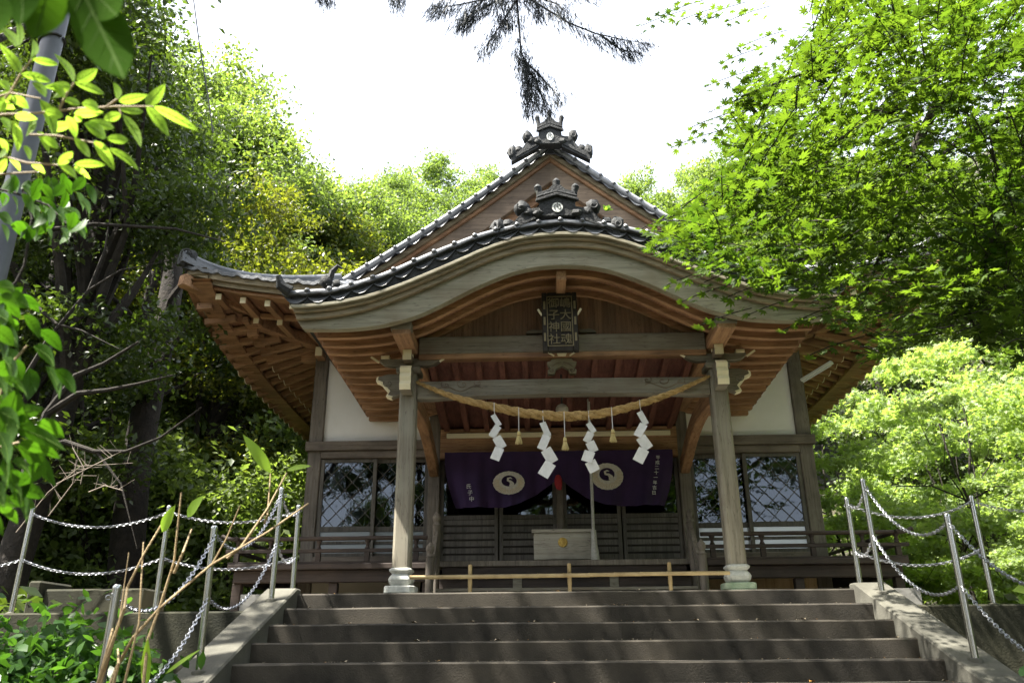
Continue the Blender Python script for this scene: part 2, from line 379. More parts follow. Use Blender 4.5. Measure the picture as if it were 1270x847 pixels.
for s, lab in ((-1, 'mossy concrete retaining wall left of the stone stairs'), (1, 'mossy concrete retaining wall right of the stone stairs')):
    w = MB(); xa, xb = SX+s*(SW/2+.27), s*16
    w.box((min(xa, xb), 7.18, -1.3), (max(xa, xb), 7.46, .352))
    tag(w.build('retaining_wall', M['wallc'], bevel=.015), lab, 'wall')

# ------------------------------------------------------------------ steel posts with chains
def make_post():
    o = empty('steel_post', (0, 0, 0), 'x', 'post', 'steel chain posts')
    MB().tube([(0, 0, -.02), (0, 0, .915)], .0225, 20, True).build('tube', M['steel'], o, smooth=True)
    c = MB(); c.lathe((0, 0, .905), [(.0235, 0), (.0235, .012), (.018, .02), (.004, .023)], 20); c.build('cap', M['steel'], o, smooth=True)
    MB().lathe((0, 0, 0), [(.045, -.03), (.045, .0), (.04, .008), (.026, .012), (.024, .014)], 20).build('base_flange', M['curb'], o, smooth=True)
    for z in (.86, .45):
        r = MB(); pts = [(.0245+.012*(1-math.cos(t)), 0, z+.012*math.sin(t)) for t in [k*math.pi/5 for k in range(10)]]
        r.tube(pts, .003, 6, False); r.build('chain_eye', M['chain'], o, smooth=True)
    return o
def curbz(y): return LAND_Z+.047-(LAND_Y-.02-y)*(RISE/TREAD) if y < LAND_Y-.02 else LAND_Z+.045
P = {'f': (-2.52, 4.30), 'c': (-2.52, 5.54), 'd': (-2.52, 6.88), 'h': (2.46, 6.92), 'i': (2.46, 5.63), 'k': (2.46, 4.3)}
P = {k: (x, y, curbz(y)) for k, (x, y) in P.items()}
P.update({'a': (-4.96, 7.32, .352), 'b': (-3.68, 7.32, .352), 'e': (-2.49, 7.36, .352), 'g': (2.46, 7.36, .352), 'j': (3.54, 7.32, .352), 'z': (-6.25, 7.32, .352), 'y': (4.75, 7.32, .352)})
LB = {'f': 'steel post on left stair curb nearest the viewer, behind dry stalks', 'c': 'middle steel post on the sloping left stair curb', 'd': 'uppermost steel post standing on the sloping left stair curb',
 'h': 'uppermost steel post standing on the sloping right stair curb', 'i': 'lower steel post on the sloping right stair curb', 'a': 'steel post farthest left on the left retaining wall',
 'b': 'second steel post from the left on the left retaining wall', 'e': 'steel post behind the top end of the left stair curb', 'g': 'steel post behind the top end of the right stair curb', 'j': 'steel post on the right retaining wall in front of bright bushes'}
p0 = make_post(); first = True
for k, lab in LB.items():
    o = p0 if first else copy_tree(p0); first = False
    o.location = P[k]; o['label'] = lab; o.rotation_euler = (R(rnd.uniform(-.8, .8)), R(rnd.uniform(-.8, .8)), rnd.uniform(0, 6))
def link_chain(a, b, sag, lab):
    a, b = Vector(a), Vector(b); n = 40
    pts = [a.lerp(b, t)-Vector((0, 0, sag*4*t*(1-t))) for t in [k/n for k in range(n+1)]]
    L = [0]
    for i in range(n): L.append(L[-1]+(pts[i+1]-pts[i]).length)
    pitch = .030; cnt = int(L[-1]/pitch); mb = MB()
    for c in range(cnt+1):
        s = min(c*pitch, L[-1]-1e-4); i = max(j for j in range(n) if L[j] <= s); t = (s-L[i])/(L[i+1]-L[i])
        p = pts[i].lerp(pts[i+1], t); d = (pts[i+1]-pts[i]).normalized()
        sd = d.cross(Vector((0, 0, 1))).normalized(); u = sd.cross(d)
        w = sd*.7+u*.7 if c % 2 else sd*.7-u*.7
        nn = 8; ring = []
        for q in range(nn):
            an = 2*math.pi*q/nn; ring.append(p+d*(.021*math.cos(an))+w*(.0115*math.sin(an)))
        nv = d.cross(w).normalized(); base = len(mb.v)
        vs = []
        for q in range(nn):
            ctr = ring[q]; rad = (ctr-p).normalized()
            for h in range(4):
                a2 = h*math.pi/2+.4; vs.append(ctr+(rad*math.cos(a2)+nv*math.sin(a2))*.0042)
        fs = [(q*4+h, q*4+(h+1) % 4, ((q+1) % nn)*4+(h+1) % 4, ((q+1) % nn)*4+h) for q in range(nn) for h in range(4)]
        mb.add(vs, fs)
    o_ = pts[n//2]
    o = mb.build('chain', M['chain'], None, smooth=True, off=Vector(o_)); o.location = o_
    tag(o, lab, 'chain', 'chains between the steel posts')
def ch(a, b, zu, sag, lab): link_chain(Vector(P[a])+Vector((0, 0, zu)), Vector(P[b])+Vector((0, 0, zu)), sag, lab)
for zu, w, sg in ((.87, 'upper', 0), (.46, 'lower', 0)):
    ch('f', 'c', zu, .24, f'{w} steel chain rising from nearest left curb post to middle one')
    ch('c', 'd', zu, .25, f'{w} steel chain between middle and uppermost left curb posts')
    ch('d', 'e', zu, .10, f'{w} short chain joining uppermost left curb post to post behind it')
    ch('e', 'b', zu, .10, f'{w} sagging chain between left curb end and second wall post')
    ch('b', 'a', zu, .13, f'{w} sagging chain between the two posts on the left wall')
    ch('g', 'h', zu, .10, f'{w} short chain joining uppermost right curb post to post behind it')
    ch('h', 'i', zu, .22, f'{w} steel chain between the two right curb posts')
    ch('i', 'k', zu, .18, f'{w} steel chain going down from lower right curb post out of view')
    ch('g', 'j', zu, .13, f'{w} sagging chain between right curb end and right wall post')
    if w == 'lower': ch('a', 'z', zu, .10, 'lower chain leaving the farthest left wall post to the left')
    if w == 'upper': ch('j', 'y', zu, .10, 'upper chain leaving the right wall post to the right')

# ------------------------------------------------------------------ shrine
SH = empty('shrine_building', (0, 11.6, LAND_Z), 'old wooden shrine with curved porch gable, tiled roof and white plaster walls', 'shrine')
def part(name, mb, mat, bevel=0, smooth=False, parent=None): return mb.build(name, M[mat], parent or SH, smooth=smooth, bevel=bevel)
def interp(x, t):
    x = abs(x)
    for (a, u), (b, v) in zip(t, t[1:]):
        if x <= b: return u+(v-u)*(x-a)/(b-a)
    return t[-1][1]
def smooth_tab(t, n=240, xm=3.15, sig=.09):
    xx = np.linspace(0, xm, n); yy = np.interp(xx, [a for a, _ in t], [b for _, b in t])
    full = np.concatenate([yy[::-1], yy[1:]]); k = int(3*sig/(xx[1])); w = np.exp(-.5*(np.arange(-k, k+1)*xx[1]/sig)**2); w /= w.sum()
    pad = np.concatenate([np.full(k, full[0]), full, np.full(k, full[-1])]); sm = np.convolve(pad, w, 'valid')[n-1:]
    return lambda x: float(np.interp(abs(x), xx, sm))
KT = smooth_tab([(0, 4.415), (.3, 4.40), (.5, 4.365), (.85, 4.24), (1.2, 4.07), (1.7, 3.845), (2.1, 3.69), (2.5, 3.61), (2.9, 3.575), (3.15, 3.60)])
KB = smooth_tab([(0, 4.055), (.3, 4.04), (.6, 3.965), (.94, 3.815), (1.3, 3.62), (1.6, 3.465), (2.0, 3.36), (2.4, 3.325), (2.85, 3.335), (3.15, 3.35)])
KL = smooth_tab([(0, 4.56), (.5, 4.50), (.9, 4.40), (1.43, 4.18), (1.97, 3.92), (2.5, 3.75), (3.15, 3.72)])
def band(name, mat, zlo, zhi, y0, y1, xe_lo, xe_hi=None, n=72, parent=None, mb=None):
    xe_hi = xe_hi or xe_lo; b = mb or MB(); vs = []
    for k in range(n+1):
        t = -1+2*k/n; xl = t*xe_lo; xh = t*xe_hi
        vs += [(xl, y0, zlo(xl)), (xl, y1, zlo(xl)), (xh, y1, zhi(xh)), (xh, y0, zhi(xh))]
    fs = [(k*4+j, k*4+(j+1) % 4, (k+1)*4+(j+1) % 4, (k+1)*4+j) for k in range(n) for j in range(4)]+[(3, 2, 1, 0), (n*4, n*4+1, n*4+2, n*4+3)]
    b.add(vs, fs)
    if mb is None: return part(name, b, mat, bevel=.006, parent=parent)
# porch gable boards (front to back, stepped)
band('barge_board', 'barge', KB, lambda x: KT(x)-.145, 8.15, 8.25, 2.86, 2.93)
band('fascia_board', 'bargebrown', lambda x: KT(x)-.148, lambda x: KT(x)-.078, 8.10, 8.30, 2.93, 2.95)
band('fascia_board', 'bargebrown', lambda x: KT(x)-.080, lambda x: KT(x)-.040, 8.06, 8.32, 2.95, 2.97)
band('fascia_board', 'barge', lambda x: KT(x)-.042, lambda x: KT(x)+.0, 8.02, 8.34, 2.97, 2.99)
# curved porch rafters running across, one behind the other
KR = lambda x: KB(x)-.005+.02
def drop(y): return .032*(y-8.4)+.012*max(0, y-9.4)**1.3
for k in range(13):
    y = 8.45+.252*k
    zo = -.01*k*0
    b = MB(); ext = 2.79
    if y < 9.0:
        dz = drop(y); band('', '', lambda x: KR(x)-dz, lambda x: KR(x)+.085-dz, y, y+.07, ext, mb=b)
    else:
        for s in (-1, 1):
            n = 16; vs = []
            for q in range(n+1):
                x = s*(1.62+(ext-1.62)*q/n); z = KR(x)-drop(y)
                vs += [(x, y, z), (x, y+.075, z), (x, y+.075, z+.085), (x, y, z+.085)]
            b = MB(); b.add(vs, [(q*4+j, q*4+(j+1) % 4, (q+1)*4+(j+1) % 4, (q+1)*4+j) for q in range(n) for j in range(4)]+[(3, 2, 1, 0), (n*4, n*4+1, n*4+2, n*4+3)])
            if s < 0: part('porch_rafter', b, 'red_x', bevel=.006)
    part('porch_rafter', b, 'red_x', bevel=.006)
b = MB(); band('', '', lambda x: KR(x)+.087, lambda x: KR(x)+.11, 8.26, 11.58, 2.84, mb=b)
b.v = [(x, y, z-(drop(11.55) if y > 9 else 0)) for x, y, z in b.v]; part('porch_soffit', b, 'soffit')
# porch roof: tiled sheet following the curve, columns running down the curve
def tilewave(p):
    p = p % 1.0
    return math.exp(-((p-.5)/.16)**2)*.042 - .018*math.sin(math.pi*p)
def roofgrid(name, nu, nv, fn, mat='tile', mask=None):
    V = np.array([fn(i, j) for j in range(nv) for i in range(nu)], np.float32)
    idx = np.arange(nu*nv).reshape(nv, nu)
    F = np.stack([idx[:-1, :-1], idx[:-1, 1:], idx[1:, 1:], idx[1:, :-1]], -1).reshape(-1, 4)
    if mask is not None:
        c = V[F].mean(1); F = F[mask(c)]
    return V, F
XS = np.linspace(-3.02, 3.02, 150)
def kfn(i, j):
    x = XS[i]; y = 8.0+.035*j; st_ = ((abs(x)/.24) % 1.0)*-.014
    return (x, y, KL(x)-.045+tilewave((y-8.0)/.26)+(.012+st_)+.5*max(0, y-9.9)**1.0*.10)
V, F = roofgrid('', 150, 104, kfn)
porch_roof = fast('porch_roof', V, F, M['tile'], SH)
b = MB(); band('', '', lambda x: KT(x)+.002, lambda x: KL(x)-.04, 8.045, 11.3, 3.0, mb=b); part('roof_bedding', b, 'orn', parent=porch_roof)
# verge tiles along the porch gable: roll tube with beads and hanging scallops
def verge(parent, pts, dirv, every, r, scal, beadr, flip=1):
    """pts: polyline of the verge; dirv: outward horizontal direction"""
    b = MB(); b.tube(pts, r, 10); part('verge_roll', b, 'verge', smooth=True, parent=parent)
    L = [0]
    for p, q in zip(pts, pts[1:]): L.append(L[-1]+(Vector(q)-Vector(p)).length)
    n = int(round(L[-1]/every)); b = MB(); dv = Vector(dirv)
    for k in range(n):
        def P_(s):
            s = min(max(s, 0), L[-1]-1e-5); i = max(j for j in range(len(L)-1) if L[j] <= s); return Vector(pts[i]).lerp(Vector(pts[i+1]), (s-L[i])/(L[i+1]-L[i]))
        s0, s1 = k*L[-1]/n, (k+1)*L[-1]/n; m_ = 8; top = []; bot = []
        for q in range(m_+1):
            t = q/m_; p = P_(s0+(s1-s0)*t*1.06)
            w = math.sin(math.pi*t)**.8; ww = scal*(.35+.65*w) if flip else scal*(.35+.65*t)
            top.append(p-dv*.03); bot.append(p+dv*(.028+.018*w)-Vector((0, 0, ww)))
        vs = top+bot+[p-dv*.025 for p in bot]; n1 = m_+1
        b.add(vs, [(i, i+1, n1+i+1, n1+i) for i in range(m_)]+[(n1+i, n1+i+1, 2*n1+i+1, 2*n1+i) for i in range(m_)])
        p = P_(s0); b.ball(p+dv*.03+Vector((0, 0, r*.35)), beadr, (1, 1.3, 1), 8)
        b.tube([p+dv*.05-Vector((0, 0, .0)), p-dv*.10+Vector((0, 0, .004))], beadr*1.0, 8)
    part('verge_tiles', b, 'tile', smooth=True, parent=parent)
pts = [(x, 8.06, KL(x)-.005) for x in np.linspace(-3.06, 3.06, 60)]
verge(porch_roof, pts, (0, -1, 0), .245, .040, .14, .034)
# corner end tiles of the porch gable
for s in (-1, 1):
    b = MB(); b.tube([(s*3.0, 8.02, 3.735), (s*3.10, 7.98, 3.79), (s*3.13, 7.96, 3.90)], [.07, .06, .03], 8)
    part('corner_tile', b, 'orn', smooth=True, parent=porch_roof); b = MB()
    b.ball((s*2.62, 8.04, 3.86), .075, (1, .6, 1.1), 10, .3, 3); b.ball((s*2.50, 8.04, 3.83), .05, (1, .6, 1), 10, .3, 4)
    b.tube([(s*2.6, 8.05, 3.8), (s*2.56, 8.05, 3.98), (s*2.50, 8.05, 4.05), (s*2.45, 8.05, 4.02)], [.045, .035, .025, .012], 8)
    part('scroll_tile', b, 'orn', smooth=True, parent=porch_roof)
def onigawara(name, c, sc, parent, tall=1.0, zs=1.2):
    """ridge end ornament: crested plate with three horns and cloud scroll wings"""
    cx, cy_, cz = c; root = MB(); k_before = len(bpy.data.objects)
    pl = [(-.21, 0), (.21, 0), (.20, .20), (.165, .27), (.14, .30), (-.14, .30), (-.165, .27), (-.20, .20)]
    root.prism([(cx+a*sc, cz+b_*sc) for a, b_ in pl], cy_-.09*sc, cy_+.09*sc)
    root.prism([(cx+a*sc, cz+b_*sc) for a, b_ in [(-.24, .17), (0, .245), (.24, .17), (.24, .205), (0, .285), (-.24, .205)]], cy_-.125*sc, cy_-.085*sc)
    root.prism([(cx+a*sc, cz+b_*sc) for a, b_ in [(-.225, .225), (0, .29), (.225, .225), (.225, .25), (0, .32), (-.225, .25)]], cy_-.115*sc, cy_-.08*sc)
    o = part(name, root, 'orn', bevel=.008*sc, parent=parent)
    h = MB()
    for dx, hh, ln in ((-.185, .24, -.03), (0, .33, 0), (.185, .24, .03)):
        h.tube([(cx+dx*sc, cy_, cz+.24*sc), (cx+(dx+ln*.5)*sc, cy_, cz+(.24+hh*.6*tall)*sc), (cx+(dx+ln)*sc, cy_-.01, cz+(.22+hh*tall)*sc), (cx+(dx+ln)*sc, cy_-.01, cz+(.255+hh*tall)*sc)], [.042*sc, .036*sc, .046*sc, .018*sc], 10)
    h.prism([(cx+a*sc, cz+b_*sc) for a, b_ in [(-.22, .26), (.22, .26), (.20, .33), (.10, .36), (.04, .42), (-.04, .42), (-.10, .36), (-.20, .33)]], cy_-.05*sc, cy_+.05*sc)
    part('horn', h, 'orn', smooth=True, parent=o) if parent is SH else h.build('horn', M['orn'], o, smooth=True)
    for s in (-1, 1):
        w = MB()
        w.prism([(cx+s*a*sc, cz+b_*sc) for a, b_ in [(.2, -.03), (.68, -.20), (.68, -.13), (.50, -.05), (.36, .10), (.2, .13)]], cy_-.07*sc, cy_+.05*sc)
        w.prism([(cx+s*a*sc, cz+b_*sc) for a, b_ in [(.2, .0), (.60, -.15), (.60, -.125), (.2, .03)]], cy_-.085*sc, cy_-.06*sc)
        w.ball((cx+s*.40*sc, cy_-.02, cz+.13*sc), .095*sc, (1, .8, .95), 12, .45, s*3+sc)
        w.ball((cx+s*.33*sc, cy_-.05, cz+.07*sc), .06*sc, (1, .8, 1), 10, .4, s*5)
        w.ball((cx+s*.66*sc, cy_-.03, cz-.08*sc), .085*sc, (1, .8, .95), 12, .45, s*7+sc)
        w.ball((cx+s*.55*sc, cy_-.03, cz-.04*sc), .055*sc, (1.3, .8, .8), 10, .4, s*11)
        w.ball((cx+s*.215*sc, cy_-.09*sc, cz+.035*sc), .05*sc, (1.2, .8, .8), 10, .4, s*13)
        sp = [(cx+s*(.40+.055*t*math.cos(t*7))*sc, cy_-.085*sc, cz+(.13+.055*t*math.sin(t*7))*sc) for t in [q/12 for q in range(13)]]
        w.tube(sp, .012*sc, 6)
        sp = [(cx+s*(.66+.05*t*math.cos(t*7))*sc, cy_-.085*sc, cz+(-.08+.05*t*math.sin(t*7))*sc) for t in [q/12 for q in range(13)]]
        w.tube(sp, .012*sc, 6)
        w.build('scroll_wing', M['orn'], o, smooth=True)
    cr = MB(); n = 24; cr.add([(cx, cy_-.100*sc, cz+.105*sc)]+[(cx+.06*sc*math.cos(2*math.pi*k/n), cy_-.100*sc, cz+(.105+.06*math.sin(2*math.pi*k/n))*sc) for k in range(n)], [(0, 1+(k+1) % n, 1+k) for k in range(n)])
    cr.build('crest', M['crestw'], o)
    ck = MB()
    ck.prism([(cx+a*sc, cz+b_*sc) for a, b_ in [(-.006, .10), (.006, .10), (.006, .158), (-.006, .158)]], cy_-.106*sc, cy_-.1015*sc)
    for s in (-1, 1):
        ck.tube([(cx+s*(.036*math.sin(t))*sc, cy_-.102*sc, cz+(.105+.036*math.cos(t))*sc) for t in [.45+q*.3 for q in range(8)]], .005*sc, 5)
    ck.build('crest_mark', M['orn'], o)
    for ob in [o]+list(o.children):
        for v in ob.data.vertices:
            zr_ = v.co.z+wloc(SH).z-cz; v.co.z = cz+zr_*(zs if zr_ > 0 else zs*1.25)-wloc(SH).z
    return o
onigawara('ridge_ornament', (-.03, 8.10, 4.60), 1.02, SH, tall=.8, zs=1.02)
# small ridge behind the porch ornament
b = MB(); b.box((-.10, 8.2, 4.5), (.10, 10.4, 4.78)); b.tube([(0, 8.16, 4.80), (0, 10.4, 4.80)], .07, 10); part('porch_ridge', b, 'tile', smooth=True)

# main roof ------------------------------------------------------
EX, EY, GY, BY = 5.0, 9.60, 11.4, 18.6     # eave x, front eave y, gable plane, back eave
def prf(d): return .53*d + .0305*d*d
def up_side(y): s_ = max(0, y-EY); return .50*math.exp(-s_/1.1)-.14*(1-math.exp(-s_/2.2))
def up_front(x): return .50*math.exp(-max(0, EX-abs(x))/2.1)
def z_side(x, y):
    d = EX-abs(x); return 4.40+prf(max(d, 0))+up_side(y)*math.exp(-d/1.2)
def z_front(x, y):
    d = y-EY; return 4.40+prf(max(d, 0))+up_front(x)*math.exp(-d/1.2)
main_roof = None
for s in (-1, 1):
    ny = int((BY-EY)/.033); nd = 66
    def fn(i, j, s=s):
        y = EY+.0+i*.033; d = j*EX/(nd-1)*1.0; x = s*(EX-d)
        stp = -.016*((d/.26) % 1.0)
        return (x, y, z_side(x, y)+tilewave((y-EY)/.275)+stp)
    V, F = roofgrid('', ny, nd, fn, mask=lambda c: ((c[:, 1] > GY-.06) | ((EX-np.abs(c[:, 0])) < (c[:, 1]-EY)+.03)) & ((c[:, 1] > GY-.06) | (c[:, 1] > EY)))
    o = fast('roof_slope', V, F, M['tile'], SH)
    if main_roof is None: main_roof = o
nx = int(2*EX/.033)
def fn(i, j):
    x = -EX+i*2*EX/(nx-1); y = EY+j*.06
    return (x, y, z_front(x, y)+tilewave((x)/.275)-.016*(((y-EY)/.26) % 1.0))
V, F = roofgrid('', nx, 34, fn, mask=lambda c: (EX-np.abs(c[:, 0])) > (c[:, 1]-EY)-.03)
fast('roof_slope', V, F, M['tile'], SH)
# eave edge tiles: scalloped skirt and round end tiles
def eave_edge(pts, out):
    b = MB(); o_ = Vector(out); n = len(pts); vs = []
    for p in pts:
        vs += [Vector(p)+o_*.004, Vector(p)+o_*.008-Vector((0, 0, .05)), Vector(p)-o_*.10-Vector((0, 0, .06))]
    b.add(vs, [(k*3+j, (k+1)*3+j, (k+1)*3+j+1, k*3+j+1) for k in range(n-1) for j in range(2)])
    part('eave_tiles', b, 'tile', parent=main_roof)
for s in (-1, 1):
    eave_edge([(s*EX, EY+k*.033, z_side(EX, EY+k*.033)+tilewave(k*.033/.275)) for k in range(int((BY-EY)/.033))], (s, 0, 0))
eave_edge([(-EX+i*2*EX/(nx-1), EY, z_front(-EX+i*2*EX/(nx-1), EY)+tilewave((-EX+i*2*EX/(nx-1))/.275)) for i in range(nx)], (0, -1, 0))
# fascia stack under the tiles, front and sides
def fstack(name, mat, dz0, dz1, o0, o1):
    b = MB()
    for s in (-1, 1):
        vs = []; n = 60
        for k in range(n+1):
            y = EY+(BY-EY)*(k/n)**1.6; z = z_side(EX, y)
            yy = y
            vs += [(s*(EX-o1), yy if k else EY+o1, z+dz0), (s*(EX-o0), yy if k else EY+o0, z+dz0), (s*(EX-o0), yy if k else EY+o0, z+dz1), (s*(EX-o1), yy if k else EY+o1, z+dz1)]
        b.add(vs, [(k*4+j, k*4+(j+1) % 4, (k+1)*4+(j+1) % 4, (k+1)*4+j) for k in range(n) for j in range(4)]+[(3, 2, 1, 0), (n*4, n*4+1, n*4+2, n*4+3)])
    vs = []; n = 72
    for k in range(n+1):
        t = -1+2*k/n
        x0 = t*(EX-o0); x1 = t*(EX-o1); z = z_front(t*EX, EY)
        vs += [(x1, EY+o1, z+dz0), (x0, EY+o0, z+dz0), (x0, EY+o0, z+dz1), (x1, EY+o1, z+dz1)]
    b.add(vs, [(k*4+j, k*4+(j+1) % 4, (k+1)*4+(j+1) % 4, (k+1)*4+j) for k in range(n) for j in range(4)])
    part(name, b, mat)
fstack('eave_fascia', 'bargebrown', -.13, -.035, .03, .30)
fstack('eave_fascia', 'bargebrown', -.20, -.132, .08, .34)
fstack('eave_fascia', 'red_x', -.25, -.202, .13, .38)
# rafters in two tiers. e() underside height at eave, w() at the wall
WX, WY = 3.55, 11.6
def e_s(y): return z_side(EX, y)-.33
def e_f(x): return z_front(x, EY)-.33
ZW = 4.46
def raft(p_wall, p_eave, tier):
    b = MB(); a, c = Vector(p_wall), Vector(p_eave)
    if tier == 0: q0, q1 = a, a.lerp(c, .60)-Vector((0, 0, .055))
    else: q0, q1 = a.lerp(c, .50)+Vector((0, 0, .03)), a.lerp(c, .965)+Vector((0, 0, .03))
    b.bar(q0, q1, .085, .095); mat = 'red_x' if abs(a.x-c.x) > abs(a.y-c.y) else 'red_y'
    o = part('eave_rafter' if tier == 0 else 'flying_rafter', b, mat, bevel=.006)
    d = (q1-q0).normalized(); MB().bar(q1+d*.001, q1+d*.012, .074, .084).build('painted_end', M['endwood'], o)
for s in (-1, 1):
    y = EY+.40
    while y < BY-1.6:
        if y < WY:
            t = (y-EY)/(WY-EY); xw = EX-(EX-WX)*t; zw = (e_s(y))+(ZW-e_s(y))*t
        else: xw = WX-.02; zw = ZW
        for tier in (0, 1):
            if y < WY:
                # starts on the hip rafter
                pw = (s*xw, y, zw+.02)
                if tier == 0 and y < EY+.95: continue
            else: pw = (s*xw, y, zw+.02)
            if tier == 0 and y < WY:
                xe = EX-(EX-WX)*.60*1.0
                xe = WX+(EX-WX)*.60
                if xw > xe-.05: continue
                b = MB(); zE = ZW+(e_s(y)-ZW)*.60-.035
                b.bar((s*xw, y, zw-.03), (s*xe, y, zE), .085, .095); part('eave_rafter', b, 'red_x', bevel=.006)
            elif tier == 1 and y < WY:
                x0 = max(xw, WX+(EX-WX)*.5); z0 = ZW+(e_s(y)-ZW)*((x0-WX)/(EX-WX))+.05
                b = MB(); b.bar((s*x0, y, z0), (s*(EX-.08), y, e_s(y)+.05), .085, .095); part('flying_rafter', b, 'red_x', bevel=.006)
            else: raft(pw, (s*EX, y, e_s(y)+.02), tier)
        y += .305
x = 0.16
xs_ = []
while x < EX-.3: xs_ += [x, -x]; x += .34
for x in xs_:
    ax = abs(x)
    if ax > WX:
        t = (EX-ax)/(EX-WX); yw = EY+(WY-EY)*t; zw = e_f(x)+(ZW-e_f(x))*t
    else: yw, zw = WY, ZW
    ym = WY+(EY-WY)*.60
    if yw > ym+.1:
        b = MB(); zE = ZW+(e_f(x)-ZW)*.60-.035
        b.bar((x, yw, zw-.02), (x, ym, zE), .085, .095); o = part('eave_rafter', b, 'red_y', bevel=.006)
        MB().bar((x, ym-.001, zE), (x, ym-.012, zE), .074, .084).build('painted_end', M['endwood'], o)
    y0 = min(yw, WY+(EY-WY)*.45); z0 = ZW+(e_f(x)-ZW)*((WY-y0)/(WY-EY))+.05
    b = MB(); b.bar((x, y0, z0), (x, EY+.24, e_f(x)+.045), .085, .095); o = part('flying_rafter', b, 'red_y', bevel=.006)
    MB().bar((x, EY+.239, e_f(x)+.045), (x, EY+.227, e_f(x)+.045), .074, .084).build('painted_end', M['endwood'], o)
# soffit boards above the rafters and tier batten
b = MB(); n = 60
for s in (-1, 1):
    vs = []
    for k in range(n+1):
        y = EY+(BY-.5-EY)*(k/n)**1.5; t = min(1, (y-EY)/(WY-EY))
        xw = EX-(EX-WX+.1)*t; ze = e_s(y)+.125; zw = ze+(ZW+.12-ze)*t
        vs += [(s*EX, y, ze), (s*xw, y, zw)]
    b.add(vs, [(2*k, 2*k+1, 2*k+3, 2*k+2) for k in range(n)])
vs = []
for k in range(n+1):
    x = -EX+2*EX*k/n; t = min(1, (EX-abs(x))/(EX-WX)); ze = e_f(x)+.125
    vs += [(x, EY+.1, ze), (x, EY+(WY+.1-EY)*t, ze+(ZW+.12-ze)*t)]
b.add(vs, [(2*k, 2*k+1, 2*k+3, 2*k+2) for k in range(n)])
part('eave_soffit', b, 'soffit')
b = MB()   # batten between tiers
for s in (-1, 1):
    pts = []
    for k in range(40):
        y = EY+.75+(BY-2-EY)*(k/39); pts.append((s*(WX+(EX-WX)*.575), y, ZW+(e_s(y)-ZW)*.575+.055))
    b.sweep(pts, [(-.04, -.03), (.04, -.03), (.04, .03), (-.04, .03)], side=(1, 0, 0))
pts = [(x, WY+(EY-WY)*.575, ZW+(e_f(x)-ZW)*.575+.055) for x in np.linspace(-EX+.75, EX-.75, 40)]
b.sweep(pts, [(-.04, -.03), (.04, -.03), (.04, .03), (-.04, .03)], side=(0, 1, 0))
part('tier_batten', b, 'red_x')
for s in (-1, 1):  # hip rafters
    b = MB(); cor = Vector((s*(EX+.0), EY-.0, e_s(EY)+.10)); wal = Vector((s*WX, WY, ZW-.02))
    b.bar(wal.lerp(cor, .48), cor, .15, .17); o = part('hip_rafter', b, 'red_x', bevel=.01)
    d = (cor-wal).normalized(); MB().bar(cor+d*.001, cor+d*.014, .13, .15).build('painted_end', M['red_y'], o)
    b = MB(); b.bar(wal, wal.lerp(cor, .56)-Vector((0, 0, .13)), .15, .17); part('hip_rafter', b, 'red_x', bevel=.01)
# hip ridges
for s in (-1, 1):
    pts = []
    for k in range(20):
        t = k/19; x = EX+.05-(EX-3.30)*t; y = EY-.05+(GY-EY)*t
        pts.append((s*x, y, max(z_side(min(x, EX), max(y, EY)), 0)+.05))
    b = MB(); b.sweep(pts, [(-.09, -.04), (.09, -.04), (.09, .07), (-.09, .07)], side=(s*.7, .7, 0)); b.tube([(p[0], p[1], p[2]+.10) for p in pts], .06, 10)
    o = part('hip_ridge', b, 'tile', smooth=True)
    b = MB(); p = Vector(pts[1]); b.ball(p+Vector((0, -.02, .09)), .12, (.85, .7, .85), 12, .4, 2); b.ball(p+Vector((s*.05, -.05, -.0)), .08, (1, .8, 1), 12, .4, 5)
    b.tube([p+Vector((0, 0, .08)), p+Vector((s*.05, -.04, .13)), p+Vector((s*.09, -.06, .15))], [.05, .045, .02], 8)
    b.tube([p+Vector((0.07*math.cos(t), -.12, .09+.07*math.sin(t))) for t in [q*.6 for q in range(9)]], .014, 6)
    b.build('hip_end_tile', M['orn'], o, smooth=True)
# top ridge
b = MB(); b.box((-.13, GY-.05, 7.70), (.13, BY-.9, 8.0)); b.tube([(0, GY-.08, 8.03), (0, BY-.9, 8.03)], .09, 10); part('main_ridge', b, 'tile')
onigawara('ridge_ornament', (0, GY-.22, 7.72), .94, SH, tall=.9, zs=1.36)
# rake verges on main gable
for s in (-1, 1):
    pts = [(s*x, GY-.06, z_side(x, GY+.5)+.055) for x in np.linspace(.0, 3.36, 30)]
    verge(main_roof, pts, (0, -1, 0), .26, .052, .14, .038)
# gable boards
def zr(x): return z_side(abs(x), 14.0)
def zrs(x):  # soft apex none
    return zr(x)
def gband(name, mat, d0, d1, y0, y1, xe):
    b = MB()
    for s in (-1, 1):
        n = 30; vs = []
        for k in range(n+1):
            x = xe*k/n
            vs += [(s*x, y0, zrs(x)-d1), (s*x, y1, zrs(x)-d1), (s*x, y1, zrs(x)-d0), (s*x, y0, zrs(x)-d0)]
        b.add(vs, [(k*4+j, k*4+(j+1) % 4, (k+1)*4+(j+1) % 4, (k+1)*4+j) for k in range(n) for j in range(4)]+[(n*4, n*4+1, n*4+2, n*4+3)])
    return part(name, b, mat, bevel=.006)
gband('gable_fascia', 'bargebrown', .03, .12, GY-.02, GY+.3, 3.3)
gband('gable_fascia', 'red_x', .122, .19, GY+.03, GY+.3, 3.28)
gband('gable_barge_board', 'gablewood', .192, .56, GY+.08, GY+.18, 3.26)
gband('gable_inner_board', 'red_x', .40, .72, GY+.19, GY+.27, 3.2)
b = MB(); vs = []
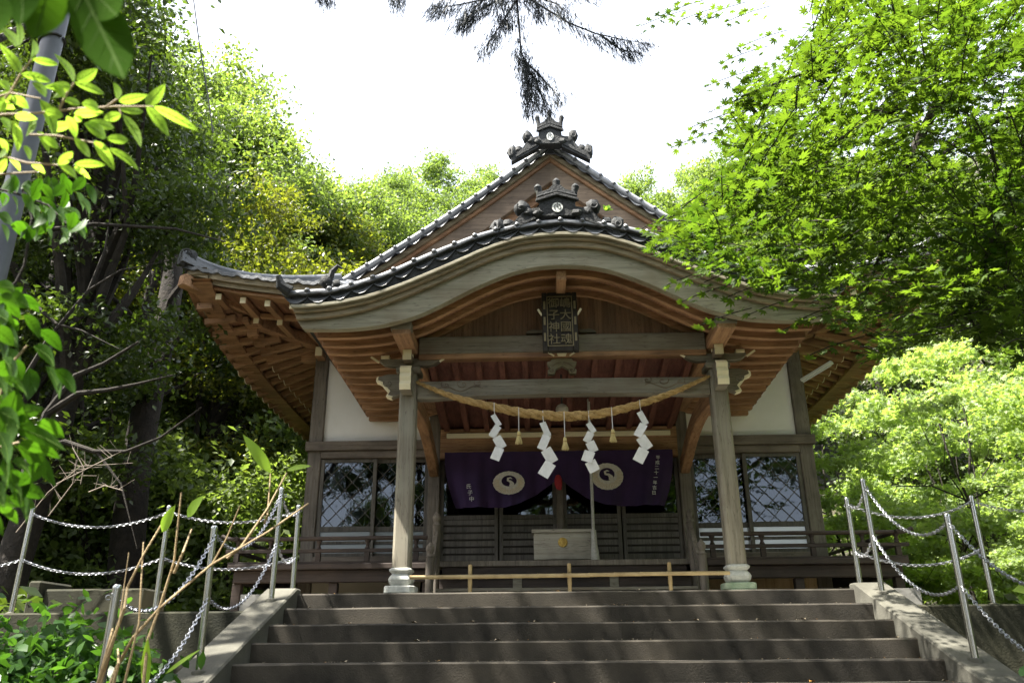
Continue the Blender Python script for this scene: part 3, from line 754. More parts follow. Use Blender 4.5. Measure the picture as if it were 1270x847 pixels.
b.prism([(-3.1, 5.3), (3.1, 5.3)]+[(x, zr(x)-.3) for x in np.linspace(3.1, 0, 12)]+[(x, zr(x)-.3) for x in np.linspace(-.1, -3.1, 12)], GY+.62, GY+.66)
part('gable_wall', b, 'plaster')
b = MB()
for k in range(-9, 10):
    x = k*.085; zt = zr(x)-.5
    if zt > 6.2: b.box((x-.022, GY+.5, 6.1), (x+.022, GY+.56, zt))
part('gable_lattice', b, 'red_y')
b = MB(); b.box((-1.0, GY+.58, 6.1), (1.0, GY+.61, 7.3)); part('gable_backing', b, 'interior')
b = MB(); b.box((-2.4, GY+.42, 5.95), (2.4, GY+.6, 6.12)); part('gable_tie', b, 'red_x', bevel=.01)
# underside sheet of the gable roof overhang
b = MB()
for s in (-1, 1):
    vs = []
    for k in range(20):
        x = 3.3*k/19; vs += [(s*x, GY-.02, zr(x)-.03), (s*x, GY+.7, zr(x)-.03)]
    b.add(vs, [(2*k, 2*k+1, 2*k+3, 2*k+2) for k in range(19)])
part('gable_soffit', b, 'soffit')
# PART3
# ------------------------------------------------------------------ hall body
def bx(name, a, b, mat, bevel=.006, parent=None): return part(name, MB().box(a, b), mat, bevel=bevel, parent=parent)
for s in (-1, 1):
    bx('corner_post', (s*3.57-.10, 11.52, .50), (s*3.57+.10, 11.72, 4.42), 'post', .012)
    bx('post', (s*1.80-.085, 11.50, .50), (s*1.80+.085, 11.67, 3.3), 'post', .012)
    bx('nageshi_beam', (min(s*1.9, s*3.70), 11.46, 2.775), (max(s*1.9, s*3.70), 11.60, 2.915), 'postx', .008)
    bx('lintel', (min(s*1.885, s*3.47), 11.50, 2.665), (max(s*1.885, s*3.47), 11.64, 2.772), 'postx', .006)
    bx('sill', (min(s*1.885, s*3.47), 11.48, 1.16), (max(s*1.885, s*3.47), 11.66, 1.27), 'postx', .006)
    bx('plaster_wall', (min(s*1.72, s*3.47), 11.585, 2.916), (max(s*1.72, s*3.47), 11.66, 4.5), 'plaster', 0)
    bx('wall_plate', (min(0, s*3.85), 11.50, 4.36), (max(0, s*3.85), 11.64, 4.47), 'red_x', .008)
    bx('side_wall', (s*3.57-.04, 11.72, .5), (s*3.57+.04, 16.9, 4.45), 'plaster', 0)
    bx('wall_plate', (s*3.57-.07, 11.64, 4.37), (s*3.57+.07, 17.0, 4.47), 'red_y', .008)
    for yy in (13.3, 15.1, 16.8): bx('side_post', (s*3.57-.09, yy-.09, .5), (s*3.57+.09, yy+.09, 4.42), 'post', .01)
    # little bracket with a pale end on the corner post
    b = MB(); b.box((s*3.57-.06, 11.30, 4.18), (s*3.57+.06, 11.52, 4.34)); b.box((s*3.57+s*.10, 11.56, 4.20), (s*3.57+s*.34, 11.68, 4.33)); o = part('corner_bracket', b, 'red_x', .008)
    MB().box((s*3.57-.05, 11.288, 4.19), (s*3.57+.05, 11.299, 4.33)).build('painted_end', M['endwood'], o)
    # foundation skirt
    bx('foundation_skirt', (min(s*1.95, s*3.45), 11.50, .45), (max(s*1.95, s*3.45), 11.56, .98), 'cream' if s < 0 else 'tan', 0)
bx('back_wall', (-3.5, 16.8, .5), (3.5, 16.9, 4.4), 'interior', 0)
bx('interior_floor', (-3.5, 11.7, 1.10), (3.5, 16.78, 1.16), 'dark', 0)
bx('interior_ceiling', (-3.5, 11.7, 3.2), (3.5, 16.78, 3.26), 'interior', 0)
def lattice_door(x0, x1, y, z0, zs, z1, lowmat):
    """sliding door: frame, glass with diagonal lattice above, low panels below"""
    f = MB(); w = .055
    f.box((x0, y-.02, z0), (x0+w, y+.02, z1)); f.box((x1-w, y-.02, z0), (x1, y+.02, z1))
    for a, c in ((z1-.05, z1), (zs-.04, zs+.03), (z0, z0+.05), ((z0+zs)/2-.02, (z0+zs)/2+.02)): f.box((x0+w, y-.018, a), (x1-w, y+.018, c))
    o = part('sliding_door', f, 'door', .003)
    MB().box((x0+w, y+.002, zs+.03), (x1-w, y+.008, z1-.05)).build('pane', M['glass'], o)
    MB().box((x0+w, y+.001, z0+.05), (x1-w, y+.008, zs-.04)).build('panel', lowmat, o)
    l = MB(); xa, xb, za, zb = x0+w, x1-w, zs+.03, z1-.05; sp = .152
    import itertools
    for sg in (1, -1):
        c = -4.0
        while c < 4:
            # line z = za + sg*(x-xa)*1.05 + c
            pts = []
            for X in (xa, xb):
                Z = za+sg*(X-xa)*1.05+c
                if za <= Z <= zb: pts.append((X, Z))
            for Z in (za, zb):
                X = xa+(Z-za-c)/(sg*1.05)
                if xa < X < xb: pts.append((X, Z))
            if len(pts) >= 2 and math.dist(pts[0], pts[1]) > .03:
                l.bar((pts[0][0], y-.006-(.002 if sg > 0 else 0), pts[0][1]), (pts[1][0], y-.006-(.002 if sg > 0 else 0), pts[1][1]), .008, .010, upv=(0, 1, 0))
            c += sp*1.45
    l.build('lattice', M['door'], o)
low_l = plain('frosted_pane_dim', (.20, .23, .24), .18, 0, .6); low_r = plain('frosted_pane_bright', (.62, .66, .72), .12, 0, .8)  # same frosted panes; brighter reflection on the right put into the base colour
lattice_door(-3.465, -2.64, 11.56, 1.272, 1.66, 2.66, low_l)
lattice_door(-2.72, -1.89, 11.615, 1.272, 1.66, 2.66, low_l)
lattice_door(2.64, 3.465, 11.56, 1.272, 1.66, 2.66, low_r)
lattice_door(1.89, 2.72, 11.615, 1.272, 1.66, 2.66, low_r)
for x0, x1 in ((-1.71, -.88), (-.86, -.05), (.05, .86), (.88, 1.71)):
    f = MB(); y = 11.585; z0, z1, zs = 1.13, 2.62, 1.80
    f.box((x0, y-.02, z0), (x0+.05, y+.02, z1)); f.box((x1-.05, y-.02, z0), (x1, y+.02, z1))
    for a, c in ((z1-.05, z1), (zs-.03, zs+.03), (z0, z0+.06)): f.box((x0+.05, y-.018, a), (x1-.05, y+.018, c))
    o = part('front_door', f, 'door', .003)
    q = MB()
    for k in range(6): q.box((x0+.05, y-.01, z0+.075+k*.098), (x1-.05, y+.006, z0+.075+k*.098+.07))
    q.build('slats', M['door'], o)
    MB().box((x0+.05, y+.006, zs+.03), (x1-.05, y+.012, z1-.05)).build('pane', M['glass'], o)
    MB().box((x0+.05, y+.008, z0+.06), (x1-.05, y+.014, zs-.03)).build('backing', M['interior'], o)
bx('centre_post', (-.05, 11.52, 1.1), (.05, 11.6, 2.62), 'post')
bx('front_lintel', (-1.715, 11.44, 2.62), (1.715, 11.64, 3.06), 'red_x')
bx('front_sill', (-1.715, 11.42, 1.06), (1.715, 11.66, 1.128), 'post')
bx('pale_strip', (-1.62, 11.395, 2.915), (-.10, 11.435, 2.985), 'endwood'); bx('pale_strip', (.10, 11.395, 2.915), (1.62, 11.435, 2.985), 'endwood')
# sloping ceiling of the porch with rafters running back
def zc(y): return 3.50-(y-9.05)*.195
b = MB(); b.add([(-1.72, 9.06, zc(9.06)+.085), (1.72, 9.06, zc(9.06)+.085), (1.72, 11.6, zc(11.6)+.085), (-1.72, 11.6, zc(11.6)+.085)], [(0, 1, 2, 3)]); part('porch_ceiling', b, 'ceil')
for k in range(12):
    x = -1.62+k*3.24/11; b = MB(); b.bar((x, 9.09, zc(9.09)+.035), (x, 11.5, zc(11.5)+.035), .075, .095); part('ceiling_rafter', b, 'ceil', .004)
# pillars with shoes and stone bases
for s in (-1, 1):
    x = s*1.80; w = .098; c = .026; b = MB()
    o8 = [(-w+c, -w), (w-c, -w), (w, -w+c), (w, w-c), (w-c, w), (-w+c, w), (-w, w-c), (-w, -w+c)]
    b.prism([(x+p, 9.0+q) for p, q in o8], .86, 3.06, 'XY'); pl = part('pillar', b, 'pillar', .004)
    b = MB(); n = 8
    for (r, z) in ((.102, .862), (.122, .845), (.122, .83), (.092, .80), (.118, .765), (.128, .74), (.116, .70), (.10, .675)):
        k_ = r/w; b.v += [(x+p*k_, 9.0+q*k_, z) for p, q in o8]
    b.f = [(i*8+j, i*8+(j+1) % 8, (i+1)*8+(j+1) % 8, (i+1)*8+j) for i in range(7) for j in range(8)]+[tuple(range(8)), tuple(range(63, 55, -1))]
    b.build('pillar_shoe', M['granite'], pl)
    b = MB()
    for (r, za, zb) in ((.165, .60, .674), (.205, .50, .598)):
        b.prism([(x+p*r/w, 9.0+q*r/w) for p, q in o8], za, zb, 'XY')
    b.build('base_stone', M['granite' if s < 0 else 'mossgranite'], pl, bevel=.01)
    # nose to the front, painted end
    b = MB(); pr = [(8.70, 2.80), (8.68, 2.86), (8.70, 2.90), (8.68, 2.95), (8.70, 3.0), (8.68, 3.05), (8.72, 3.09), (8.90, 3.09), (8.90, 2.79)]
    b.prism(pr, x-.062, x+.062, 'YZ'); o = part('beam_nose', b, 'beam', .004)
    b = MB(); b.prism([(a-.006, z) for a, z in pr[:7]]+[(a+.012, z) for a, z in pr[:7][::-1]], x-.064, x+.064, 'YZ'); b.build('painted_end', M['endwood'], o)
    # scroll nose to the side
    b = MB(); out = [(.09, 2.82), (.20, 2.78), (.26, 2.80), (.235, 2.85), (.28, 2.90), (.33, 2.96), (.385, 2.985), (.38, 3.03), (.32, 3.05), (.25, 3.07), (.11, 3.07)]
    b.prism([(x+s*a, z) for a, z in out], 8.95, 9.05); o = part('scroll_nose', b, 'beam', .004)
    b = MB(); b.prism([(x+s*(a+.001), z-.003) for a, z in out[1:8]]+[(x+s*(a-.022), z+.016) for a, z in out[1:8][::-1]], 8.944, 9.056); b.build('painted_edge', M['endwood'], o)
    b = MB(); b.tube([(x+s*(.24+.06*t*math.cos(6.5*t)), 8.947, 2.96+.06*t*math.sin(6.5*t)) for t in [q/14 for q in range(15)]], .008, 6); b.build('carving', M['beam'], o)
    # bracket stack
    b = MB(); b.box((x-.14, 8.86, 3.062), (x+.14, 9.14, 3.13)); b.box((x-.11, 8.89, 3.131), (x+.11, 9.11, 3.17)); part('capital_block', b, 'beam', .01)
    b = MB(); b.prism([(x-.36, 3.235), (x-.30, 3.19), (x-.22, 3.172), (x+.22, 3.172), (x+.30, 3.19), (x+.36, 3.235), (x+.36, 3.262), (x-.36, 3.262)], 8.95, 9.05); o = part('bracket_arm', b, 'beam', .005)
    t = MB()
    for q in (-1, 1):
        t.box((x+q*.29-.05, 8.93, 3.263), (x+q*.29+.05, 9.07, 3.298)); t.bar((x+q*.36, 8.94, 3.215), (x+q*.46, 8.94, 3.285), .02, .022)
    t.box((x-.05, 8.90, 3.264), (x+.05, 8.93, 3.30))
    t.build('painted_tip', M['endwood'], o)
    b = MB(); b.box((x-.045, 8.76, 3.175), (x+.045, 8.945, 3.27)); o = part('bracket_arm', b, 'beambrown', .005); MB().box((x-.05, 8.745, 3.18), (x+.05, 8.759, 3.30)).build('painted_tip', M['endwood'], o)
    b = MB(); b.box((x-.10, 8.27, 3.305), (x+.10, 11.55, 3.445)); part('purlin', b, 'red_y', .01)
    b = MB(); b.box((x-.115, 8.262, 3.36), (x+.115, 8.40, 3.455)); part('purlin_cap', b, 'beam', .006)
    # rainbow brace from pillar to hall post
    pts = []
    for q in range(13):
        t_ = q/12; y = 9.10+2.40*t_; z = 2.80+.10*math.sin(math.pi*min(1, t_*1.1))-.33*t_**2.2; pts.append((x, y, z))
    b = MB(); b.sweep(pts, [(-.065, -.10), (.065, -.10), (.065, .10), (-.065, .10)], side=(1, 0, 0)); part('rainbow_brace', b, 'red_y', .01)
# cross beams
def xbeam(name, z0, z1, arch, mat, y0=8.93, y1=9.07, x1=1.70, taper=0):
    b = MB(); n = 30; vs = []
    for k in range(n+1):
        t = -1+2*k/n; x = t*x1; a = arch*(1-t*t); lo = z0+a*1.0+taper*0
        if abs(t) > .86: lo = z0
        vs += [(x, y0, lo), (x, y1, lo), (x, y1, z1+a*.4), (x, y0, z1+a*.4)]
    b.add(vs, [(k*4+j, k*4+(j+1) % 4, (k+1)*4+(j+1) % 4, (k+1)*4+j) for k in range(n) for j in range(4)]+[(3, 2, 1, 0), (n*4, n*4+1, n*4+2, n*4+3)])
    return part(name, b, mat, .01)
o = xbeam('tie_beam', 2.755, 2.965, .03, 'beam')
b = MB()
for s in (-1, 1):
    for (cx, cz, r) in ((1.16, 2.93, .075), (.98, 2.94, .055), (1.36, 2.92, .06)):
        b.tube([(s*(cx+r*t*math.cos(7*t)), 8.928, cz+r*.8*t*math.sin(7*t)) for t in [q/14 for q in range(15)]], .006, 5)
    b.tube([(s*(1.45-.5*t), 8.928, 2.87+.03*math.sin(t*9)) for t in [q/14 for q in range(15)]], .006, 5)
b.build('carving', M['beambrown'], o)
xbeam('upper_beam', 3.30, 3.515, .0, 'beam', 8.90, 9.06, 1.69)
bx('upper_beam_lip', (-1.69, 8.91, 3.24), (1.69, 9.05, 3.298), 'red_x', .004)
b = MB(); n = 40
for k in range(n):
    x0 = -1.66+3.32*k/n; x1 = x0+3.32/n; q = 8.99+(.008 if (k//3) % 2 else 0)
    b.add([(x0, q, 3.50), (x1, q, 3.50), (x1, q, KR(x1)+.10), (x0, q, KR(x0)+.10)], [(0, 1, 2, 3)])
    b.add([(x1, 8.99, 3.50), (x1, 8.998, 3.50), (x1, 8.998, KR(x1)+.10), (x1, 8.99, KR(x1)+.10)], [(0, 1, 2, 3)])
part('gable_panel', b, 'panel')
b = MB(); b.box((-.055, 8.27, 3.93), (.055, 8.985, 4.045)); part('centre_purlin', b, 'red_y', .008)
b = MB(); b.box((-.035, 8.80, 3.78), (.035, 8.985, 3.93)); part('centre_strut', b, 'endwood', .006)
# carved frog-leg strut
b = MB(); fl = [(.165, 3.04), (.17, 3.09), (.135, 3.11), (.165, 3.15), (.175, 3.19), (.13, 3.20), (.12, 3.225), (.06, 3.235)]
b.prism([(a, z) for a, z in fl]+[(-a, z) for a, z in fl[::-1]]+[(-.09, 3.04), (-.07, 3.10), (0, 3.14), (.07, 3.10), (.09, 3.04)], 8.95, 9.03)
o = part('frog_leg_strut', b, 'barge', .004)
b = MB()
for s in (-1, 1):
    b.tube([(s*(.115+.035*t*math.cos(7*t)), 8.946, 3.085+.035*t*math.sin(7*t)) for t in [q/12 for q in range(13)]], .006, 5)
    b.tube([(s*(.15*math.sin(t)), 8.946, 3.05+.13*math.cos(t)) for t in [.1+q*.12 for q in range(8)]], .006, 5)
b.build('carving', M['beambrown'], o)
b = MB(); b.prism([(-.045, 3.236), (.045, 3.236), (.06, 3.285), (-.06, 3.285)], 8.86, 8.90)
for s in (-1, 1): b.bar((s*.09, 8.88, 3.235), (s*.16, 8.88, 3.285), .02, .018)
part('painted_block', b, 'endwood', .003)
for s in (-1, 1):
    b = MB(); b.prism([(s*.22, 3.552), (s*.42, 3.552), (s*.40, 3.58), (s*.34, 3.60), (s*.30, 3.595), (s*.22, 3.59)], 8.94, 8.985)
    part('cloud_carving', b, 'beam', .003)
# veranda ---------------------------------------------------------
for s in (-1, 1):
    b = MB(); xa, xb = s*1.62, s*4.22
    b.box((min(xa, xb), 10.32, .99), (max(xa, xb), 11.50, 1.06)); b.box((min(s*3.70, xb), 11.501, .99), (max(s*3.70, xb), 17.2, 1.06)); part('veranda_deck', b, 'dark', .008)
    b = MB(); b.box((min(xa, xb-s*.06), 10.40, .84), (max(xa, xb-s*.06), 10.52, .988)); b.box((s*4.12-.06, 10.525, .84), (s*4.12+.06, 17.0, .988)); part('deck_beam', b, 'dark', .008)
    for (px_, py_) in ((4.12, 10.5), (2.9, 10.5), (1.72, 10.5), (4.12, 12.6), (4.12, 14.8)):
        bx('deck_leg', (s*px_-.055, py_-.055, .30), (s*px_+.055, py_+.055, .838), 'dark', .006)
    b = MB(); b.tube([(s*1.72, 10.40, 1.375), (s*4.20, 10.40, 1.375), (s*4.30, 10.40, 1.39), (s*4.36, 10.40, 1.42)], .028, 8); b.tube([(s*4.14, 10.30, 1.375), (s*4.14, 16.8, 1.375)], .028, 8)
    b.box((min(s*1.70, s*4.28), 10.375, 1.20), (max(s*1.70, s*4.28), 10.425, 1.245)); b.box((s*4.14-.025, 10.426, 1.20), (s*4.14+.025, 16.8, 1.245))
    b.box((min(s*1.70, s*4.24), 10.37, 1.062), (max(s*1.70, s*4.24), 10.43, 1.09))
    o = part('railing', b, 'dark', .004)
    for px_ in (1.86, 2.48, 3.1, 3.72, 4.14):
        MB().box((s*px_-.03, 10.37, 1.092), (s*px_+.03, 10.43, 1.198)).build('baluster', M['dark'], o)
        MB().tube([(s*px_, 10.40, 1.247), (s*px_, 10.40, 1.28), (s*px_, 10.40, 1.32), (s*px_, 10.40, 1.35)], [.035, .02, .024, .04], 10).build('baluster', M['dark'], o)
    # stair rail with onion finials
    for yy, zt in ((10.34, 1.50), (9.78, 1.05)):
        b = MB(); b.tube([(s*1.60, yy, .49), (s*1.60, yy, zt)], .05, 14); o2 = part('newel_post', b, 'post', smooth=True)
        MB().lathe((s*1.60, yy, zt), [(.052, 0), (.055, .02), (.04, .035), (.036, .06), (.05, .085), (.054, .11), (.045, .14), (.02, .17), (.004, .19)], 14).build('onion_finial', M['post'], o2, smooth=True)
    b = MB(); pts = [(s*1.60, 10.32-.52*t, 1.42-.50*t-.06*math.sin(t*math.pi)) for t in [q/8 for q in range(9)]]
    b.sweep(pts, [(-.03, -.05), (.03, -.05), (.03, .05), (-.03, .05)], side=(1, 0, 0)); b.sweep([(p[0], p[1], p[2]-.22) for p in pts], [(-.025, -.035), (.025, -.035), (.025, .035), (-.025, .035)], side=(1, 0, 0)); part('stair_rail', b, 'post', .006)
bx('centre_deck', (-1.60, 10.50, 1.02), (1.60, 11.42, 1.09), 'post', .006)
for k, (y, z) in enumerate(((9.90, .715), (10.20, .90))):
    bx('wooden_step', (-1.54, y, z-.035), (1.54, y+.33, z), 'beam', .004)
    bx('step_riser', (-1.54, y+.06, z-.20), (1.54, y+.09, z-.037), 'dark', 0)
bx('step_riser', (-1.54, 10.53, .70), (1.54, 10.56, 1.018), 'dark', 0)
for x in (-.58, .60):
    bx('step_support', (x-.055, 9.93, .488), (x+.055, 9.955, .679), 'beam', .003); bx('step_support', (x-.055, 10.24, .717), (x+.055, 10.258, .863), 'beam', .003)

# ------------------------------------------------------------------ things on and in the shrine
def thing(name, loc, label, cat, group=None): return empty(name, loc, label, cat, group)
# plaque
t = thing('shrine_plaque', (-.02, 8.66, 3.57), 'dark framed name plaque with gold characters hanging under the porch gable', 'plaque')
tilt = Matrix.Rotation(R(-9), 3, 'X')@Matrix.Diagonal((1, 1, 1.07)); pc = Vector((-.02, 8.62, 3.555))
def tp(p): return pc+tilt@Vector(p)
def tbox(mb, a, b):
    x0, y0, z0 = a; x1, y1, z1 = b
    mb.add([tp(q) for q in [(x0,y0,z0),(x1,y0,z0),(x1,y1,z0),(x0,y1,z0),(x0,y0,z1),(x1,y0,z1),(x1,y1,z1),(x0,y1,z1)]], [(3,2,1,0),(4,5,6,7),(0,1,5,4),(1,2,6,5),(2,3,7,6),(3,0,4,7)])
b = MB(); tbox(b, (-.15, 0, -.31), (.15, .03, .31)); b.build('board', M['black'], t)
b = MB()
for a, c in (((-.205, -.03, -.37), (-.145, .03, .37)), ((.145, -.03, -.37), (.205, .03, .37)), ((-.143, -.03, .305), (.143, .03, .37)), ((-.143, -.03, -.37), (.143, .03, -.305))): tbox(b, a, c)
fr = b.build('frame', M['black'], t, bevel=.008)
b = MB()
for a, c in (((-.148, -.036, -.315), (-.138, -.031, .315)), ((.138, -.036, -.315), (.148, -.031, .315)), ((-.137, -.036, .305), (.137, -.031, .314)), ((-.137, -.036, -.314), (.137, -.031, -.305))): tbox(b, a, c)
for s in (-1, 1):
    for z in (-.2, 0, .2): tbox(b, (s*.176-.012, -.036, z-.05), (s*.176+.012, -.031, z+.05))
b.build('gilt_trim', M['goldtext'], fr)
b = MB()
for i, chx in enumerate('\u5d8b\u5927\u570b\u9b42'): text_mb(b, chx, .138, lambda c, i=i: tp((.068+c.x, -.008-c.z, .235-i*.153+c.y-.0)), .006)
for i, chx in enumerate('\u5fa1\u5b50\u795e\u793e'): text_mb(b, chx, .138, lambda c, i=i: tp((-.068+c.x, -.008-c.z, .235-i*.153+c.y-.0)), .006)
b.build('lettering', M['goldtext'], t)
b = MB()
for s in (-1, 1): b.bar(tp((s*.205, .0, .09)), tp((s*.25, -.01, .16)), .02, .022)
b.build('hanging_hook', M['endwood'], t)
# curtain: two swags
t = thing('shrine_curtain', (0, 11.2, 2.62), 'deep purple ceremonial curtain with pale crane crests, gathered at its centre', 'curtain')
def cbot(x):
    a = abs(x+.02)
    if a < .06: return 2.23
    if a < .80: return 2.23-(.35)*math.sin((a-.06)/.74*math.pi/2)
    return 1.88+.0*a
b = MB(); nx_, nz_ = 160, 26; vs = []
def cy_at(x, f): return 11.22-.045*math.sin(x*10+f*1.2)*f-.022*math.sin(x*26+f)*(.3+.7*f)-.10*f*math.exp(-(x/.25)**2)*-.5
for j in range(nz_+1):
    for i in range(nx_+1):
        x = -1.62+3.22*i/nx_; f = j/nz_; zb = cbot(x); z = 2.66+(zb-2.66)*f
        xx = x*(1-.10*f*f*(abs(x)/1.6)**2)
        vs.append((xx, cy_at(x, f), z))
b.add(vs, [(j*(nx_+1)+i, j*(nx_+1)+i+1, (j+1)*(nx_+1)+i+1, (j+1)*(nx_+1)+i) for j in range(nz_) for i in range(nx_)])
b.build('cloth', M['purple'], t, smooth=True)
def crane(mb, cx, cz, rx, rz, tiltr, y):
    """round crane badge: disc of feathers with a dark crescent and the neck inside it"""
    ca, sa = math.cos(tiltr), math.sin(tiltr)
    def w(a, c): return (cx+(a*ca-c*sa)*rx, y, cz+(a*sa+c*ca)*rz)
    n = 48
    hole = lambda th: .50+.0*th
    # body ring (outer disc minus inner offset disc)
    vs = []; ox, oz = .02, .16
    for k in range(n+1):
        th = 2*math.pi*k/n; feather = 1-.035*abs(math.sin(th*14)); vs += [w(math.cos(th)*feather, math.sin(th)*feather), w(ox+.47*math.cos(th), oz+.47*math.sin(th))]
    mb.add(vs, [(2*k, 2*k+1, 2*k+3, 2*k+2) for k in range(n)])
    # neck and head inside the hole
    pts = [(.18, -.30), (.20, -.05), (.10, .12), (-.06, .20), (-.05, .38), (.10, .42), (.22, .34)]
    wd = [.17, .13, .09, .075, .07, .06, .02]; L_, R_ = [], []
    for i, (a, c) in enumerate(pts):
        p, q = pts[max(i-1, 0)], pts[min(i+1, len(pts)-1)]; dx, dz = q[0]-p[0], q[1]-p[1]; l = math.hypot(dx, dz); nx2, nz2 = -dz/l, dx/l
        L_.append(w(a+nx2*wd[i], c+nz2*wd[i])); R_.append(w(a-nx2*wd[i], c-nz2*wd[i]))
    m2 = len(pts); mb.add(L_+R_, [(i, i+1, m2+i+1, m2+i) for i in range(m2-1)])
for cx, cz, rx, rz, tl in ((-.71, 2.205, .225, .165, 0), (.66, 2.275, .225, .19, .25)):
    b = MB(); crane(b, cx, cz, rx, rz, tl, 11.155); o = b.build('crane_crest', M['thread'], t)
    b = MB()
    for k in range(30):
        th = math.pi*(.9+1.25*k/29); b.bar((cx+.60*rx*math.cos(th), 11.152, cz+.55*rz*math.sin(th)), (cx+.95*rx*math.cos(th), 11.152, cz+.93*rz*math.sin(th)), .004, .003, (0, 1, 0))
    b.build('feather_lines', M['gold'], o)
b = MB()
for i, chx in enumerate('\u6c0f\u5b50\u4e2d'): text_mb(b, chx, .075, lambda c, i=i: (-1.27+.022*i+c.x, 11.165-c.z, 2.16-i*.088+c.y), .001)
b.build('lettering', M['crestw'], t)
b = MB()
for i, chx in enumerate('\u5e73\u6210\u4e8c\u5341\u4e00\u5e74\u5409\u65e5'): text_mb(b, chx, .062, lambda c, i=i: (1.38-.013*i+c.x, 11.165-c.z, 2.53-i*.070+c.y), .001)
b.build('lettering', M['crestw'], t)
b = MB(); b.ball((-.02, 11.14, 2.20), .06, (.9, .6, 1.8), 10, .3, 1); b.build('red_tie', M['redcloth'], t, smooth=True)
# straw rope
def ropeline(pts, n):
    P_ = [Vector(p) for p in pts]; L = [0]
    for p, q in zip(P_, P_[1:]): L.append(L[-1]+(q-p).length)
    out = []
    for k in range(n):
        s = L[-1]*k/(n-1); i = max(j for j in range(len(P_)-1) if L[j] <= s+1e-9); out.append(P_[i].lerp(P_[i+1], min(1, (s-L[i])/(L[i+1]-L[i]))))
    return out
ctrl = [(-1.70, 8.90, 2.95), (-1.28, 8.86, 2.755), (-.91, 8.83, 2.640), (-.45, 8.80, 2.525), (-.02, 8.79, 2.475), (.35, 8.79, 2.49), (.62, 8.80, 2.545), (.93, 8.82, 2.635), (1.30, 8.86, 2.775), (1.70, 8.90, 2.965)]
cl = ropeline(ctrl, 60)
for _ in range(4): cl = [cl[0]]+[(cl[i-1]+cl[i]*2+cl[i+1])/4 for i in range(1, 59)]+[cl[-1]]
cl = ropeline(cl, 300)
b = MB(); S_ = 0
for st_ in range(3):
    pts = []; rs = []; ph = 0
    for k, p in enumerate(cl):
        u = k/299; rad = .014+.036*math.sin(math.pi*min(1, max(0, u)))**.8
        rad *= 1.0 if u < .55 else .92
        d = (cl[min(k+1, 299)]-cl[max(k-1, 0)]).normalized(); a = d.cross(Vector((0, 0, 1))).normalized(); c_ = d.cross(a)
        ph += .0115/max(rad, .02)*.62
        th = ph+st_*2*math.pi/3
        pts.append(p+(a*math.cos(th)+c_*math.sin(th))*rad*.52); rs.append(rad*.66*(1+.08*math.sin(k*1.7)))
    b.tube(pts, rs, 9)
for k in range(500):     # loose straws
    u = rnd.random(); p = cl[int(u*298)]; rad = .014+.036*math.sin(math.pi*u)**.8; th = rnd.uniform(0, 6.28)
    q = p+Vector((0, math.cos(th), math.sin(th)))*rad*1.02
    b.bar(q, q+Vector((rnd.uniform(-.05, .05), math.cos(th)*rnd.uniform(0, .02), math.sin(th)*rnd.uniform(-.01, .02)-.005)), .0016, .0016)
tag(b.build('straw_rope', M['rope'], None, smooth=True, off=Vector((0, 8.8, 2.5))), 'thick twisted straw rope hung in a sagging line between the two front pillars', 'rope').location = (0, 8.8, 2.5)
def rope_at(x): return min(cl, key=lambda p: abs(p.x-x))
def shide(x, zb, wd, segs, lab, tw=0):
    p = rope_at(x); t = thing('paper_streamer', (p.x, p.y-.03, p.z-.02), lab, 'paper streamer', 'zigzag paper streamers on the straw rope')
    z0 = p.z-.045; b = MB(); b.tube([(p.x, p.y-.045, p.z+.04), (p.x, p.y-.052, z0), (p.x+.01, p.y-.05, z0-.10)], .004, 6); b.build('string', M['paper'], t)
    b = MB(); H = (z0-.05)-zb; n = segs; yy = p.y-.05; sg = 1; x0 = p.x+.01; z = z0-.06
    for k in range(n):
        h = H/(n)*1.12; w1 = wd*(.45+.55*min(1, (k+.6)/n*1.35)); 
        # folded strip piece: parallelogram alternately to the left and right
        cxk = x0+sg*w1*.16+(.015*k if x < 0 else -.004*k); rot = sg*(.48+.1*math.sin(k+x*7)); yo = yy-.006*(k % 2)
        ca, sa = math.cos(rot), math.sin(rot); hh, hw = h*.50, w1*.40
        q = [(-hw, hh), (hw, hh), (hw, -hh), (-hw, -hh)]
        cz_ = z-h*.42
        b.add([(cxk+a*ca-c*sa, yo+.012*math.sin(a*30+k+tw)+(.012 if c < 0 else 0), cz_+a*sa+c*ca) for a, c in q], [(0, 1, 2, 3)])
        z -= H/n; sg = -sg
    b.build('paper', M['paper'], t)
shide(-.79, 2.00, .135, 4, 'zigzag white paper streamer nearest the left pillar', .3)
shide(-.235, 1.80, .16, 4, 'longest white paper streamer, second from the left pillar', .9)
shide(.27, 1.85, .15, 5, 'white paper streamer hanging just left of the right crane crest', .1)
shide(.86, 1.95, .15, 4, 'zigzag white paper streamer nearest the right pillar', 1.7)
def tassel(x, zb, lab):
    p = rope_at(x); t = thing('straw_tassel', (p.x, p.y-.03, p.z-.02), lab, 'tassel', 'straw tassels on the straw rope')
    zt = zb+.125; b = MB(); b.tube([(p.x, p.y-.05, p.z+.04), (p.x, p.y-.055, zt)], .004, 6); b.build('string', M['paper'], t)
    b = MB(); b.tube([(p.x, p.y-.055, zt+.01), (p.x, p.y-.055, zt-.045)], [.018, .022], 8)
    for k in range(90):
        a = rnd.uniform(0, 6.28); r = rnd.random()**.5; b.bar((p.x+.014*r*math.cos(a), p.y-.055+.014*r*math.sin(a), zt-.02), (p.x+.046*r*math.cos(a), p.y-.055+.04*r*math.sin(a), zb+rnd.uniform(-.008, .01)), .0035, .003)
    b.build('straw_bunch', M['straw'], t); MB().tube([(p.x, p.y-.055, zt-.03), (p.x, p.y-.055, zt-.038)], .024, 8).build('binding', M['rope'], t)
tassel(-.515, 2.165, 'small straw tassel left of the longest paper streamer')
